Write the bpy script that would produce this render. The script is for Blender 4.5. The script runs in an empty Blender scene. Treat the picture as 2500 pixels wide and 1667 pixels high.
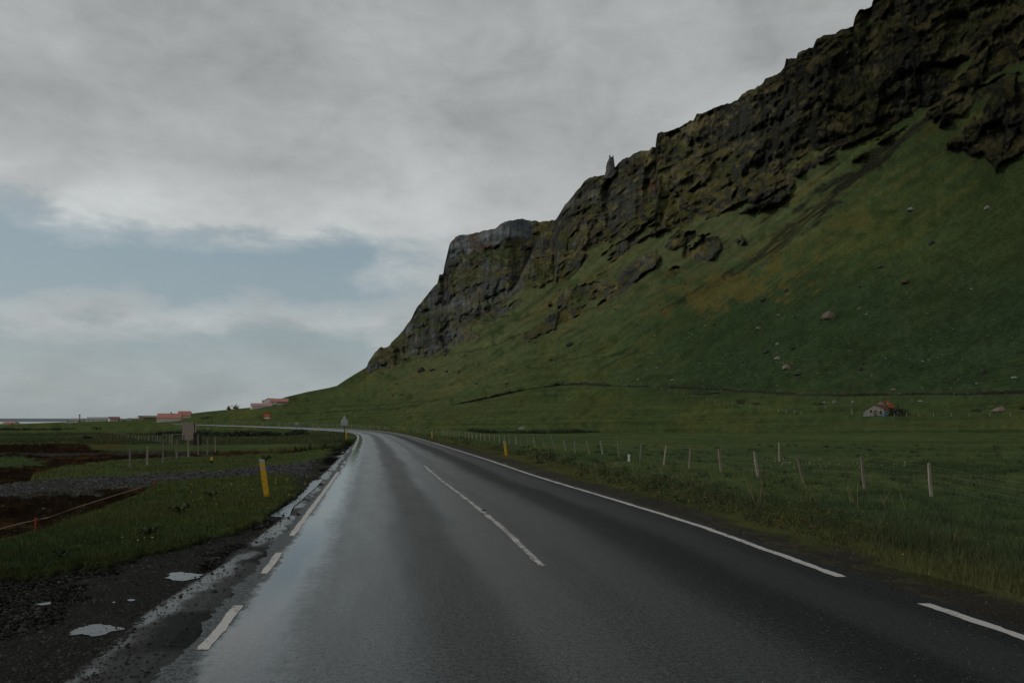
import bpy, math, random
import numpy as np
from mathutils import Vector, Matrix
random.seed(7); RNG = np.random.default_rng(11)
S = bpy.context.scene; COL = S.collection
R = math.radians
# ------------------------------------------------------------------ camera, sky, sun, exposure
F = 1944.4; HZ = 1021.0; CX = 1250.0; CH = 1.7        # focal length in photo pixels, horizon row, centre column, eye height
cam = bpy.data.objects.new('camera', bpy.data.cameras.new('camera')); COL.objects.link(cam)
cam.data.lens = 28; cam.data.sensor_width = 36; cam.data.shift_y = 0.075
cam.data.clip_start = 0.05; cam.data.clip_end = 60000
cam.location = (0, 0, CH); cam.rotation_euler = (R(90), 0, 0); S.camera = cam
SUN_EL, SUN_AZ = 40, -78                               # sun high on the left, behind cloud
sun = bpy.data.objects.new('sun', bpy.data.lights.new('sun', 'SUN')); COL.objects.link(sun)
sun.data.energy = 1.15; sun.data.angle = R(12); sun.data.color = (1, .95, .88)
sd = Vector((math.sin(R(SUN_AZ))*math.cos(R(SUN_EL)), math.cos(R(SUN_AZ))*math.cos(R(SUN_EL)), math.sin(R(SUN_EL))))
sun.rotation_euler = sd.to_track_quat('Z', 'Y').to_euler()
vs = S.view_settings; vs.view_transform = 'Standard'; vs.look = 'None'; vs.gamma = 1; vs.use_curve_mapping = False; vs.exposure = 0.0

class NT:
    def __init__(s, tree): s.t = tree; s.n = tree.nodes; s.l = tree.links
    def node(s, ty, **kw):
        n = s.n.new(ty)
        for k, v in kw.items(): setattr(n, k, v)
        return n
    def put(s, sock, v):
        if v is None: return
        if isinstance(v, bpy.types.NodeSocket): s.l.new(v, sock)
        elif isinstance(v, (tuple, list)):
            v = tuple(v)
            if sock.type == 'RGBA' and len(v) == 3: v = v + (1,)
            sock.default_value = v
        else: sock.default_value = v
    def math(s, op, a, b=None, c=None, clamp=False):
        n = s.node('ShaderNodeMath', operation=op, use_clamp=clamp)
        for i, v in enumerate((a, b, c)): s.put(n.inputs[i], v)
        return n.outputs[0]
    def vmul(s, v, k):
        n = s.node('ShaderNodeVectorMath', operation='MULTIPLY'); s.put(n.inputs[0], v); s.put(n.inputs[1], k); return n.outputs[0]
    def noise(s, v, scale, detail=4, rough=.55, dist=0, col=False):
        n = s.node('ShaderNodeTexNoise'); s.put(n.inputs['Vector'], v)
        n.inputs['Scale'].default_value = scale; n.inputs['Detail'].default_value = detail
        n.inputs['Roughness'].default_value = rough; n.inputs['Distortion'].default_value = dist
        return n.outputs[1] if col else n.outputs[0]
    def voro(s, v, scale, feat='F1', out=0, rnd=1.0):
        n = s.node('ShaderNodeTexVoronoi', feature=feat); s.put(n.inputs['Vector'], v); n.inputs['Scale'].default_value = scale
        n.inputs['Randomness'].default_value = rnd
        return n.outputs[out]
    def ramp(s, f, stops, interp='LINEAR'):
        n = s.node('ShaderNodeValToRGB'); s.put(n.inputs[0], f); cr = n.color_ramp; cr.interpolation = interp
        while len(cr.elements) < len(stops): cr.elements.new(.5)
        for e, (p, c) in zip(cr.elements, stops):
            e.position = p; e.color = (c, c, c, 1) if not isinstance(c, tuple) else tuple(c) + (1,)
        return n.outputs[0]
    def rng(s, f, a, b, c=0., d=1., sm=True):
        n = s.node('ShaderNodeMapRange'); n.interpolation_type = 'SMOOTHSTEP' if sm else 'LINEAR'
        for i, v in enumerate((f, a, b, c, d)): s.put(n.inputs[i], v)
        return n.outputs[0]
    def mix(s, f, a, b, mode='MIX'):
        n = s.node('ShaderNodeMix', data_type='RGBA', blend_type=mode); s.put(n.inputs[0], f); s.put(n.inputs[6], a); s.put(n.inputs[7], b)
        return n.outputs[2]
    def comb(s, x, y, z):
        n = s.node('ShaderNodeCombineXYZ'); s.put(n.inputs[0], x); s.put(n.inputs[1], y); s.put(n.inputs[2], z); return n.outputs[0]
    def sep(s, v):
        n = s.node('ShaderNodeSeparateXYZ'); s.put(n.inputs[0], v); return n.outputs
    def attr(s, name, fac=False):
        n = s.node('ShaderNodeAttribute', attribute_name=name); return n.outputs['Fac'] if fac else n.outputs['Color']
    def bump(s, h, strength=.5, dist=.02, normal=None):
        n = s.node('ShaderNodeBump'); s.put(n.inputs['Height'], h); s.put(n.inputs['Strength'], strength); s.put(n.inputs['Distance'], dist)
        if normal is not None: s.l.new(normal, n.inputs['Normal'])
        return n.outputs[0]

world = bpy.data.worlds.new('World'); S.world = world; world.use_nodes = True
w = NT(world.node_tree); w.n.clear()
tc = w.node('ShaderNodeTexCoord').outputs['Generated']
sky = w.node('ShaderNodeTexSky', sky_type='NISHITA'); sky.sun_disc = False; sky.sun_elevation = R(SUN_EL); sky.sun_rotation = R(SUN_AZ)
sky.air_density = 1.0; sky.dust_density = 2.0; sky.ozone_density = 1.5
x, y, z = w.sep(tc)
az = w.math('ARCTAN2', x, y)                               # 0 straight ahead, positive to the right (radians)
el = w.math('ARCSINE', w.math('MAXIMUM', z, 0.0))
flow = w.comb(w.math('MULTIPLY', az, 3.0), w.math('MULTIPLY', el, 12.0), 0.0)
n1 = w.noise(flow, 1.3, 6, .55, .25)
n2 = w.noise(w.comb(w.math('MULTIPLY', az, 4.0), w.math('MULTIPLY', el, 9.0), 4.7), 2.1, 8, .6, .1)
n3 = w.noise(w.comb(w.math('MULTIPLY', az, 2.6), w.math('MULTIPLY', el, 4.2), 9.1), 2.0, 5, .55, .4)
elw = w.math('ADD', el, w.math('MULTIPLY', w.math('SUBTRACT', n2, .5), .10))
elw = w.math('ADD', elw, w.math('MULTIPLY', w.math('SUBTRACT', n1, .5), .05))
# how far the open strip reaches: it opens over the sea to the left and closes towards the mountain
open_az = w.rng(w.math('ADD', az, w.math('MULTIPLY', w.math('SUBTRACT', n2, .5), .30)), -.05, -.20)
strip = w.ramp(w.math('MULTIPLY', elw, 2.0), [(0.0, .48), (.10, .46), (.17, .22), (.212, .62), (.236, .80), (.262, .55), (.300, .10), (.395, .04), (.43, .35), (.465, .97), (.60, 1.0)])
cover = w.mix(open_az, (1, 1, 1), strip)
n4 = w.noise(w.comb(w.math('MULTIPLY', az, 5.5), w.math('MULTIPLY', el, 11.0), 2.2), 2.6, 7, .62, .5)
cb = w.math('ADD', w.math('MULTIPLY', w.math('SUBTRACT', n1, .5), .22), w.math('MULTIPLY', w.math('SUBTRACT', n3, .5), .50)); cb = w.math('ADD', cb, w.math('MULTIPLY', w.math('SUBTRACT', n4, .5), .24))
base = w.ramp(w.math('MULTIPLY', el, 1.3), [(0, .37), (.15, .41), (.33, .46), (.46, .40), (.70, .345), (1, .32)])
lump = w.math('MULTIPLY', w.math('MULTIPLY', w.rng(w.math('MULTIPLY', elw, 2.0), .62, .46), open_az), w.rng(n2, .35, .62))
cl = w.math('ADD', w.sep(base)[0], w.math('MULTIPLY', cb, .62)); cl = w.math('ADD', cl, w.math('MULTIPLY', lump, .10))
tint = w.mix(w.rng(cl, .25, .42), (.965, 1.0, 1.005), (.955, 1.0, 1.0))
cloud = w.vmul(tint, w.comb(cl, cl, cl))
cloud = w.vmul(cloud, (10, 10, 10))                        # the Background node divides by ten again
blue = w.mix(.78, w.vmul(sky.outputs[0], (.9, .86, .78)), (2.45, 3.28, 3.72))
col = w.mix(cover, blue, cloud)
lowm = w.rng(z, -.02, -.10)
col = w.mix(lowm, col, (.6, .65, .6))
bg = w.node('ShaderNodeBackground'); w.put(bg.inputs[0], col); bg.inputs[1].default_value = 0.1
out = w.node('ShaderNodeOutputWorld'); w.l.new(bg.outputs[0], out.inputs[0])

# ------------------------------------------------------------------ numpy noise
def _h(ix, iy, iz, seed):
    n = (ix.astype(np.int64)*374761393 + iy.astype(np.int64)*668265263 + iz.astype(np.int64)*2147483647 + seed*1274126177) & 0xffffffff
    n = ((n ^ (n >> 13))*1274126177) & 0xffffffff
    n = (n ^ (n >> 16)) & 0xffffff
    return n.astype(np.float32)/float(0xffffff)
def vn3(x, y, z, seed=0):
    x, y, z = np.broadcast_arrays(np.asarray(x, np.float64), np.asarray(y, np.float64), np.asarray(z, np.float64))
    ix, iy, iz = np.floor(x), np.floor(y), np.floor(z)
    fx, fy, fz = (x-ix).astype(np.float32), (y-iy).astype(np.float32), (z-iz).astype(np.float32)
    fx, fy, fz = fx*fx*(3-2*fx), fy*fy*(3-2*fy), fz*fz*(3-2*fz)
    r = 0
    for a in (0, 1):
        for b in (0, 1):
            for c in (0, 1):
                r = r + _h(ix+a, iy+b, iz+c, seed)*(fx if a else 1-fx)*(fy if b else 1-fy)*(fz if c else 1-fz)
    return r*2-1
def vn2(x, y, seed=0):
    x, y = np.broadcast_arrays(np.asarray(x, np.float64), np.asarray(y, np.float64))
    ix, iy = np.floor(x), np.floor(y); z0 = np.zeros_like(ix)
    fx, fy = (x-ix).astype(np.float32), (y-iy).astype(np.float32)
    fx, fy = fx*fx*(3-2*fx), fy*fy*(3-2*fy)
    r = 0
    for a in (0, 1):
        for b in (0, 1): r = r + _h(ix+a, iy+b, z0, seed)*(fx if a else 1-fx)*(fy if b else 1-fy)
    return r*2-1
def fbm2(x, y, o=4, seed=0, g=.5):
    r = 0; a = 1; f = 1
    for i in range(o): r = r + a*vn2(x*f+i*17.3, y*f-i*9.1, seed+i); a *= g; f *= 2.03
    return r
def fbm3(x, y, z, o=4, seed=0, g=.5):
    r = 0; a = 1; f = 1
    for i in range(o): r = r + a*vn3(x*f+i*7.3, y*f-i*5.1, z*f+i*3.3, seed+i); a *= g; f *= 2.03
    return r
def ss(x, a, b):
    t = np.clip((x-a)/(b-a), 0, 1); return t*t*(3-2*t)
def cv(pts): p = sorted(pts); return [q[0] for q in p], [q[1] for q in p]
def ip(x, c): return np.interp(x, c[0], c[1])

# ------------------------------------------------------------------ the road in plan (metres; x right, y ahead)
def un(px, py, z=0.0):
    Y = (CH-z)*F/(py-HZ); return ((px-CX)/F*Y, Y)
LP = [(495, 1587), (597, 1460), (650, 1394), (713, 1306), (770, 1229), (831, 1145), (855, 1107), (868, 1085), (874, 1072), (874, 1063), (863, 1057.6), (842, 1054.2), (804, 1051.8), (778, 1050), (681, 1045), (600, 1041.7), (540, 1039.6), (470, 1037.2), (400, 1034.8)]
RP = [(2500, 1557), (2255, 1474), (2050, 1407), (1990, 1385), (1712, 1285), (1500, 1219), (1300, 1161), (1255, 1144), (1196, 1124), (1136, 1105), (1077, 1086.5), (1032, 1073), (1002, 1064), (957, 1055.5), (913, 1050.3), (868, 1047.2), (842, 1046), (778, 1043.8), (680, 1041), (600, 1038.8), (530, 1037), (460, 1035.2), (400, 1033.6)]
def line_fn(P):
    W = [un(*p) for p in P]; ys = [q[1] for q in W]; xs = [q[0] for q in W]
    sl = (xs[2]-xs[0])/(ys[2]-ys[0])
    ys = [-60.0] + ys; xs = [xs[0]-sl*(W[0][1]+60)] + xs
    gy = np.concatenate([np.arange(-60, 300, .5)]); gx = np.interp(gy, ys, xs)
    for k in range(3):
        for wdt in (5, 9):
            ker = np.ones(wdt)/wdt; e = np.pad(gx, wdt//2, mode='reflect', reflect_type='odd'); g2 = np.convolve(e, ker, 'valid'); gx = np.where(gy > 14, g2, gx)
    return gy, gx
LG = line_fn(LP); RG = line_fn(RP)
RGx = RG[1]
XL = lambda Y: np.interp(Y, *LG)
XR = lambda Y: np.interp(Y, *RG)
ROAD_END = 262.0

# ------------------------------------------------------------------ plan curves of the disturbed ground left of the road
V_bot = cv([(-2000, 1640), (-400, 1470), (0, 1411), (89, 1403), (164, 1388), (268, 1376), (387, 1349), (536, 1310), (600, 1288), (655, 1262), (704, 1228), (743, 1195), (766, 1172), (800, 1110), (900, 1060)])
Rope = cv([(-2000, 2000), (-400, 1440), (0, 1320), (118, 1288), (250, 1240), (345, 1205), (378, 1184), (400, 1150)])
T_low = cv([(-3000, 1230), (-400, 1215), (0, 1205), (89, 1196), (179, 1191), (313, 1184), (378, 1178), (476, 1169), (596, 1163), (700, 1159), (749, 1165), (766, 1173), (800, 1150), (850, 1110)])
T_up = cv([(-3000, 1172), (-400, 1168), (0, 1165), (74, 1164), (130, 1160), (390, 1147), (560, 1137), (650, 1126), (749, 1120), (808, 1106), (850, 1088)])
G_up = cv([(-3000, 1172), (-400, 1170), (0, 1170), (70, 1162), (84, 1141), (149, 1127), (268, 1114), (387, 1106), (566, 1102), (700, 1097), (838, 1084), (870, 1078)])
B_up = cv([(-3000, 1073), (-400, 1073), (0, 1073), (208, 1073), (226, 1084), (298, 1090), (477, 1090), (700, 1087), (853, 1079), (870, 1076)])
A_edge = cv([(-300, 2000), (149, 1667), (283, 1557), (342, 1504), (408, 1459), (491, 1408), (560, 1365), (640, 1300), (690, 1262), (765, 1180), (850, 1095), (880, 1060)])

def regions(X, Y):
    """soft membership of plan areas"""
    Yc = np.maximum(Y, .5)
    px = CX + F*X/Yc; py = HZ + CH*F/Yc
    m = Yc/F                                     # metres per pixel across
    n = fbm2(X*1.3, Y*1.3, 4, 5); n_ = fbm2(X*5, Y*5, 3, 15)
    pw = (py-HZ)                                 # rows below the horizon ~ 1/distance
    wob = (n*.03+n_*.02)*pw
    xl, xr = XL(Y), XR(Y)
    left = X < xl-.05
    def above(c, w=.012): return ss((ip(px, c)-py+wob)/pw, -w, w)     # 1 where the point lies beyond (above) the curve
    far_ok = ss(Y, 120, 100)
    verge = above(V_bot)*np.where(px < 378, 1-above(Rope, .006), 1-above(T_low))*ss(px, 800, 760)
    pit = above(Rope, .006)*(1-above(T_low))*(px < 385)
    track = above(T_low)*(1-above(T_up))
    track = np.maximum(track, ss(px, 700, 760)*above(V_bot)*(1-above(T_up)))
    ugr = above(T_up)*(1-above(G_up, .02))
    brown = above(G_up, .02)*(1-above(B_up, .02))
    pitz = ss((ip(px, Rope)-py)/pw, 0, .05)*ss((py-ip(px, T_low))/pw, -.01, .09)*(px < 378)
    should = (1-above(V_bot))
    ul_ = xl-X+.35*n+.15*n_; kk = ss(px+18*n, 735, 800); should = should*(1-kk)+kk*ss(ul_, 1.7, .7)*ss(Y, 75, 50)
    asph = 1-above(A_edge, .02)
    L = left*far_ok
    return dict(px=px, py=py, verge=verge*L, pit=pit*L, track=track*L*(1-should), ugr=ugr*L, brown=brown*L, should=should*L, asph=asph*L, left=left, pitz=pitz*L, wob=wob, n=n, n_=n_)

def near_z(X, Y, reg=None):
    X = np.asarray(X, float); Y = np.asarray(Y, float)
    if reg is None: reg = regions(X, Y)
    uL = XL(Y)-X; uR = X-XR(Y)
    k = np.clip((Y-100)/60, 0, 1)
    nz = reg['n']; n_ = reg['n_']
    big = fbm2(X/9, Y/9, 3, 33)
    # right: soft shoulder, then the field a little below the road
    zr = -.010 - .016*ss(uR, .35, .9) - .03*ss(uR, .9, 1.5) + .04*ss(uR, 1.4, 2.4) - .34*ss(uR, 2.2, 6.0)
    zr = zr + (.04*nz+.015*n_)*ss(uR, .9, 2.2) + big*.10*ss(uR, 4, 12)
    zl = -.012 - .03*ss(uL, .5, 2.5) + 0*uL
    zl = zl + .07*reg['verge'] - .30*reg['pitz'] - .06*reg['track'] - .10*reg['ugr'] - .30*reg['brown']
    rough_ = reg['pit']*.10+reg['brown']*.12+reg['track']*.035+reg['verge']*.03+reg['ugr']*.03+reg['should']*.010
    zl = zl + (nz*.6+n_*.4)*rough_
    away = 1-np.clip(reg['verge']+reg['pit']+reg['track']+reg['ugr']+reg['brown']+reg['should'], 0, 1)
    zl = zl - away*ss(uL, 1.0, 8.0)*.22 + away*big*.08*ss(uL, 4, 14)
    z = np.where(uR > 0, zr, zl)
    z = np.where((uL < .12) & (uR < .16), np.minimum(z, -.05), z)
    z = np.where((uL >= .12) & (uL < .3), -.05+(z+.05)*((uL-.12)/.18), z)
    return z

# ------------------------------------------------------------------ terrain grid: fans out from the viewpoint, finer where it is seen closer
inner = np.arange(-60, 2562, 2.55)
lo = -60 - np.cumsum(6*1.075**np.arange(55)); hi = 2560 + np.cumsum(6*1.075**np.arange(57))
PXC = np.concatenate([lo[::-1], inner, hi]); NCn = len(PXC)
Y0 = 114.0
rowpy = np.concatenate([HZ + CH*F/np.array([.7, 1.1, 1.7, 2.4, 3.2, 4.0]), np.arange(1760, 1060, -2.25), np.arange(1060, HZ+CH*F/Y0, -.9)])
YN = CH*F/(rowpy-HZ); YN = np.append(YN, Y0)
# anchors per column: py, depth
SK = cv([(-6000, 1037), (0, 1034.5), (70, 1033.5), (134, 1031), (208, 1028.5), (283, 1026), (350, 1022), (365, 1020), (381, 1018.5), (459, 1010), (506, 1004.5), (557, 999.8), (611, 994.7), (660, 982), (698, 969), (749, 956.6), (800, 947), (822, 941.7), (847, 925), (870, 911), (886, 901.5), (895, 896), (899, 884), (914, 862), (929, 848), (939, 850), (948, 847), (963, 831), (985, 807), (1005, 778.5), (1017, 752), (1029, 735), (1041, 720), (1069, 691), (1070.5, 671), (1082, 665), (1085, 646), (1091, 625), (1099, 592), (1109, 586), (1112, 580), (1136, 573), (1207, 561), (1222, 549), (1243, 539), (1276, 534), (1288, 540), (1300, 540), (1354, 537), (1367, 519), (1380, 498), (1392, 486), (1413, 462), (1428, 444), (1443, 435), (1476, 428), (1500, 412), (1511, 397), (1520, 391), (1544, 379), (1568, 367), (1584, 368), (1593, 357), (1600, 361), (1604, 326.6), (1613, 323), (1657, 315), (1684, 295), (1692, 295), (1702, 277.5), (1711, 278), (1741, 264), (1777, 254), (1800, 245), (1812, 229), (1824, 222), (1845, 218), (1861, 205), (1868, 192), (1904, 179), (1915, 167), (1919, 146), (1946, 144), (1947, 131), (1961, 121), (1985, 116), (1994, 95), (2008, 87), (2038, 85), (2056, 71.5), (2083, 66), (2086, 45), (2098, 25), (2119, 20), (2129, 13), (2131, 0), (2180, -30), (2260, -75), (2380, -130), (2500, -180)])
FT = cv([(-6000, 1038), (0, 1036), (200, 1030), (380, 1022), (460, 1015), (560, 1005), (700, 980), (822, 955), (850, 938), (895, 926), (970, 893), (1035, 873), (1082, 857), (1133, 810), (1207, 765), (1279, 714), (1371, 697), (1420, 668), (1500, 640), (1600, 590), (1750, 540), (1806, 507), (1955, 410), (2083, 372), (2264, 287), (2400, 215), (2500, 150)])
WL = cv([(-6000, 1042), (0, 1040), (200, 1034.5), (380, 1030), (460, 1026), (560, 1018), (700, 1003), (822, 993), (1000, 990), (1103, 986), (1200, 968), (1300, 947), (1365, 939), (1480, 940), (1600, 946), (1750, 952), (2000, 960), (2250, 960), (2500, 956)])
FL = cv([(-6000, 1047), (0, 1046), (200, 1042), (380, 1038), (477, 1034.5), (600, 1037), (680, 1038.5), (779, 1041), (850, 1043), (950, 1044), (1200, 1038), (1365, 1030), (1600, 1024), (2000, 1016), (2135, 1015), (2500, 1012)])
DS = cv([(-6000, 700), (0, 700), (200, 820), (380, 820), (460, 740), (560, 700), (700, 720), (822, 1000), (850, 1150), (895, 1240), (1110, 1270), (1280, 1230), (1354, 1200), (1362, 1000), (1380, 970), (1600, 800), (2000, 620), (2500, 520)])
DF = cv([(-6000, 600), (0, 600), (200, 640), (380, 680), (460, 630), (560, 600), (700, 610), (822, 900), (850, 1040), (895, 1120), (970, 1140), (1082, 1040), (1279, 850), (1420, 760), (1600, 630), (2000, 494), (2500, 420)])
DW = cv([(-6000, 400), (0, 400), (200, 430), (380, 560), (460, 480), (560, 440), (700, 420), (822, 400), (1000, 340), (1103, 330), (1365, 390), (1480, 360), (1600, 320), (2000, 250), (2500, 205)])
DL = cv([(-6000, 190), (0, 200), (200, 230), (380, 265), (477, 255), (600, 215), (680, 198), (779, 175), (850, 160), (950, 150), (1200, 165), (1365, 185), (1600, 190), (2000, 178), (2135, 172), (2500, 160)])
def strike(Ye, t):                                  # right of the frame the mountain runs on in the same direction
    X0 = .643*Ye; k = (Ye*t-X0)/(t+.567); return Ye-k
def col_anchor(px):
    q = np.minimum(px, 2500); d = [ip(q, c) for c in (DL, DW, DF, DS)]; p = [ip(q, c) for c in (FL, WL, FT, SK)]
    t = (px-CX)/F
    for i in range(4):
        Ye = d[i]; r = (HZ-p[i])/F*Ye
        Yn = np.where(px > 2500, strike(Ye, t), Ye)
        p[i] = np.where(px > 2500, HZ - r/Yn*F, p[i]); d[i] = Yn
    return p, d
NF = 400
Pa, Da = col_anchor(PXC)
jag = fbm2(PXC/22.0, PXC*0, 4, 77)
rockcol = ss(PXC, 890, 930)
Pa[3] = Pa[3] + jag*2.6*rockcol + vn2(PXC/5, PXC*0, 3)*1.0*rockcol - ss(-PXC, -880, -700)*0 
Xs = PXC/F - CX/F
zn0 = near_z(Xs*Y0, np.full(NCn, Y0)); p0 = HZ - (zn0-CH)/Y0*F
PYF = np.zeros((NF, NCn)); YF = np.zeros((NF, NCn))
tt = np.linspace(0, 1, NF)
for j in range(NCn):
    P = [p0[j], Pa[0][j], Pa[1][j], Pa[2][j], Pa[3][j]]; D = [Y0, Da[0][j], Da[1][j], Da[2][j], Da[3][j]]
    for i in range(1, 5):
        P[i] = min(P[i], P[i-1]-.25); D[i] = max(D[i], D[i-1]+4)
    # rows: spread evenly in the picture
    py = P[0] + (P[4]-P[0])*tt
    Yv = np.interp(-py, [-q for q in P], D)
    PYF[:, j] = py; YF[:, j] = Yv
def blur(A, k, ax):
    out = A.copy(); pad = [(0, 0), (0, 0)]; pad[ax] = (k, k)
    E = np.pad(A, pad, mode='edge'); c = np.cumsum(E, axis=ax); z = np.zeros_like(np.take(c, [0], ax)); c = np.concatenate([z, c], ax)
    n = A.shape[ax]; w_ = 2*k+1
    return (np.take(c, range(w_, w_+n), ax)-np.take(c, range(0, n), ax))/w_
Yb = blur(blur(YF, 9, 0), 9, 0)
fade = np.minimum(np.arange(NF)/25.0, 1)[:, None]*np.minimum((NF-1-np.arange(NF))/25.0, 1)[:, None]
YF = YF*(1-fade)+Yb*fade
PXG = np.broadcast_to(PXC, (NF, NCn))
FTg = np.broadcast_to(np.where(PXC > 2500, Pa[2], ip(PXC, FT)), (NF, NCn))
SKg = np.broadcast_to(Pa[3], (NF, NCn))
# the headland stands behind the nearer mountain: a step back in depth above the gully line
gl = cv([(1235, 735), (1262, 700), (1285, 655), (1309, 604), (1335, 570), (1354, 537), (1362, 500)])
step = ss(ip(PXG, gl)-PYF, -3, 10)*ss(PXG, 1225, 1262)*(PXG < 1359)
head_far = 150*step*ss(PXG, 1230, 1300)
YF = YF + head_far
Z0 = CH+(HZ-PYF)/F*YF; X0 = (PXG-CX)/F*YF
mpp = ip(PXC, DS)/F; mpp = np.where(PXC > 2500, mpp, mpp); A1 = np.cumsum(np.gradient(PXC)*mpp); AA = np.broadcast_to(A1, (NF, NCn)); BBv = (HZ-PYF)*mpp[None]
nA = fbm2(AA/62, BBv/62, 4, 1); nB = fbm2(AA/16, BBv/16, 4, 2)
# rock mask
sN = fbm2((PXG*.87-PYF*.5)/95, (PYF*.87+PXG*.5)/17, 4, 5)
tcl = (FTg + nA*10 + sN*42*ss(PXG, 1050, 1300)*ss(PXG, 2500, 2100) - PYF)
rockM = ss(tcl+14*nB, -6, 14)*ss(PXG, 850, 905)
ginv = ss(nA*.7+fbm2((AA*.8+BBv*.6)/70, (BBv*.8-AA*.6)/16, 4, 6)-tcl/95., .12, .42)*ss(PXG, 1180, 1330)
rockM = rockM*(1-ginv*.85)
def blob(cx, cy, rx, ry, a=0):
    c, s = math.cos(R(a)), math.sin(R(a)); dx, dy = PXG-cx, PYF-cy
    u = (dx*c+dy*s)/rx; v = (-dx*s+dy*c)/ry
    return np.clip(1.12-np.sqrt(u*u+v*v)-.50*nA-.55*nB, 0, 1)
outc = np.zeros_like(PYF); outb = np.zeros_like(PYF)
for b in [(1443, 708, 60, 26, -20), (1738, 606, 62, 26, -15), (1335, 795, 95, 13, -28), (1500, 722, 40, 10, -35), (1215, 770, 70, 10, -32), (1560, 655, 50, 16, -30), (1130, 830, 60, 12, -28),
          (2475, 335, 88, 50, -8), (2550, 262, 125, 74, -20), (1850, 455, 60, 40, -20), (1660, 590, 30, 12, -25), (1120, 815, 40, 14, -20), (1630, 670, 26, 8, -30), (2330, 250, 60, 30, -25)]:
    q_ = blob(*b); outc = np.maximum(outc, q_); outb = np.maximum(outb, ss(q_, .0, .45)*np.clip(.55+(PYF-b[1])/b[3]*.5, 0, 1.1)*9*min(b[3], 40)/26.)
outc = ss(outc, .05, .3)
chute = ss(np.minimum(1, blob(1440, 645, 50, 10, -50)*1 + blob(1560, 610, 70, 9, -35) + blob(2130, 180, 70, 18, -20)*.0), .05, .3)
rockM = np.clip(np.maximum(rockM, outc)-chute, 0, 1)
rockM = rockM*np.where(PXG > 2560, .9, 1)
# relief of the rock: buttresses, blocks with sharp breaks, ledges at constant height, columns
def vn2s(x, y, seed, k=5.):
    """block noise: flat cells joined by short steep steps"""
    ix, iy = np.floor(x), np.floor(y); z0 = np.zeros_like(ix)
    fx, fy = (x-ix), (y-iy); fx = ss(fx, .5-.5/k, .5+.5/k); fy = ss(fy, .5-.5/k, .5+.5/k); r_ = 0
    for a_ in (0, 1):
        for b_ in (0, 1): r_ = r_+_h(ix+a_, iy+b_, z0, seed)*(fx if a_ else 1-fx)*(fy if b_ else 1-fy)
    return r_*2-1
def rdg(x, y, o, seed):
    r_ = 0; a_ = 1.; f_ = 1.; w__ = 1.
    for i in range(o):
        n__ = 1-np.abs(vn2(x*f_+i*13.7, y*f_-i*7.9, seed+i)); n__ = n__*n__; r_ = r_+a_*n__*w__; w__ = np.clip(n__*1.6, 0, 1); a_ *= .5; f_ *= 2.1
    return r_
def terr(zv, H, sharp):
    k = zv/H; fl = np.floor(k); fr = k-fl
    return (fl + np.where(fr < sharp, fr*.18/sharp, .18+.82*ss(fr, sharp, 1)) - k)*H
w1_ = 9*nB; w2_ = 9*fbm2(AA/18+31, BBv/18, 3, 19)
tilt = Z0 + .0*AA + 16*nA + 4*nB
la = ss(vn2(AA/85, BBv/45, 15), -.5, .4)
rel = -rdg((AA+w2_)/75, BBv/150, 3, 21)*26 - rdg((AA+w1_*.6)/27, (BBv+w2_*.6)/46, 4, 41)*13
rel = rel + vn2s((AA+w1_)/24, (BBv+w2_)/30, 31)*8 + vn2s((AA+w2_*.5)/9, (BBv-AA*.25+w1_*.5)/11, 33)*3.6 + vn2s((AA+w1_*.2)/3.6, (BBv+w2_*.2)/5.5, 35, 3)*1.3
rel = rel - terr(tilt, 38., .6)*.62*la - terr(tilt+w1_*.3, 13., .55)*.42
rel = rel - rdg(AA/7.5, BBv/9, 3, 51)*3.4
col_on = ss(vn2(AA/60, BBv/26, 63)+.25*nB, .0, .35)
rel = rel + np.abs(vn2(AA/3.4, BBv/38., 61))*3.6*col_on + vn2(AA/1.9, BBv/6, 62)*.7
rel = rel + nA*10 + 24
cap = ss(PYF-SKg, 52, 38)*(PXG > 1098)*(PXG < 1300)          # the sheer wall along the top of the headland
rel = rel*(1-cap*.6) + cap*(np.abs(vn2(AA/5, BBv/60, 64))*5-6+nB*3)
edge = np.clip((PYF-SKg)/10., 0, 1)
blk = 1-np.abs(vn2(PXG/37, PYF/60, 88))
slope_rel = fbm3(X0/60, YF/60, Z0/90, 3, 81)*2.2 + fbm3(X0/9, YF/9, Z0/9, 3, 82)*.35
gz = ss(YF, 200, 330)
YD = YF + rockM*rel*(.5+.5*edge)*np.clip(YF/700, .55, 1.15)*(1-.25*outc*(1-ss(tcl, -6, 14))) + (1-rockM)*slope_rel*gz*np.clip((PXG-700)/500, 0.1, 1) - outb*(1-ss(tcl, -6, 14))
YD[0] = YF[0]
Zf = CH+(HZ-PYF)/F*YD; Xf = (PXG-CX)/F*YD
# bed of the far road: the ground meets the asphalt edge
offr = np.maximum(np.maximum(XL(YD)-.3-Xf, Xf-XR(YD)-.3), 0)*(YD < 290)+(YD >= 290)*99
kr = 1-ss(offr, .3, 7)
Zf = Zf*(1-kr)+(-.05-.03*np.minimum(offr, 3))*kr; Zf[0] = CH+(HZ-PYF[0])/F*YD[0]
# back of the mountain: runs on beyond the skyline
BK = 5; bt = np.array([8., 30., 90., 260., 700.])
YB = YD[-1][None]+bt[:, None]; dropf = np.where(PXC < 840, .02, .03)
ZB = Zf[-1][None]-np.array([1.2, 3, 8, 25, 90])[:, None]*np.where(PXC < 860, .10, .8)[None]
ZB = np.where(PXC[None] < 500, Zf[-1][None]-np.array([.4, 1, 2, 3.5, 6])[:, None], ZB)
XB = Xs[None]*YB

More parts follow.
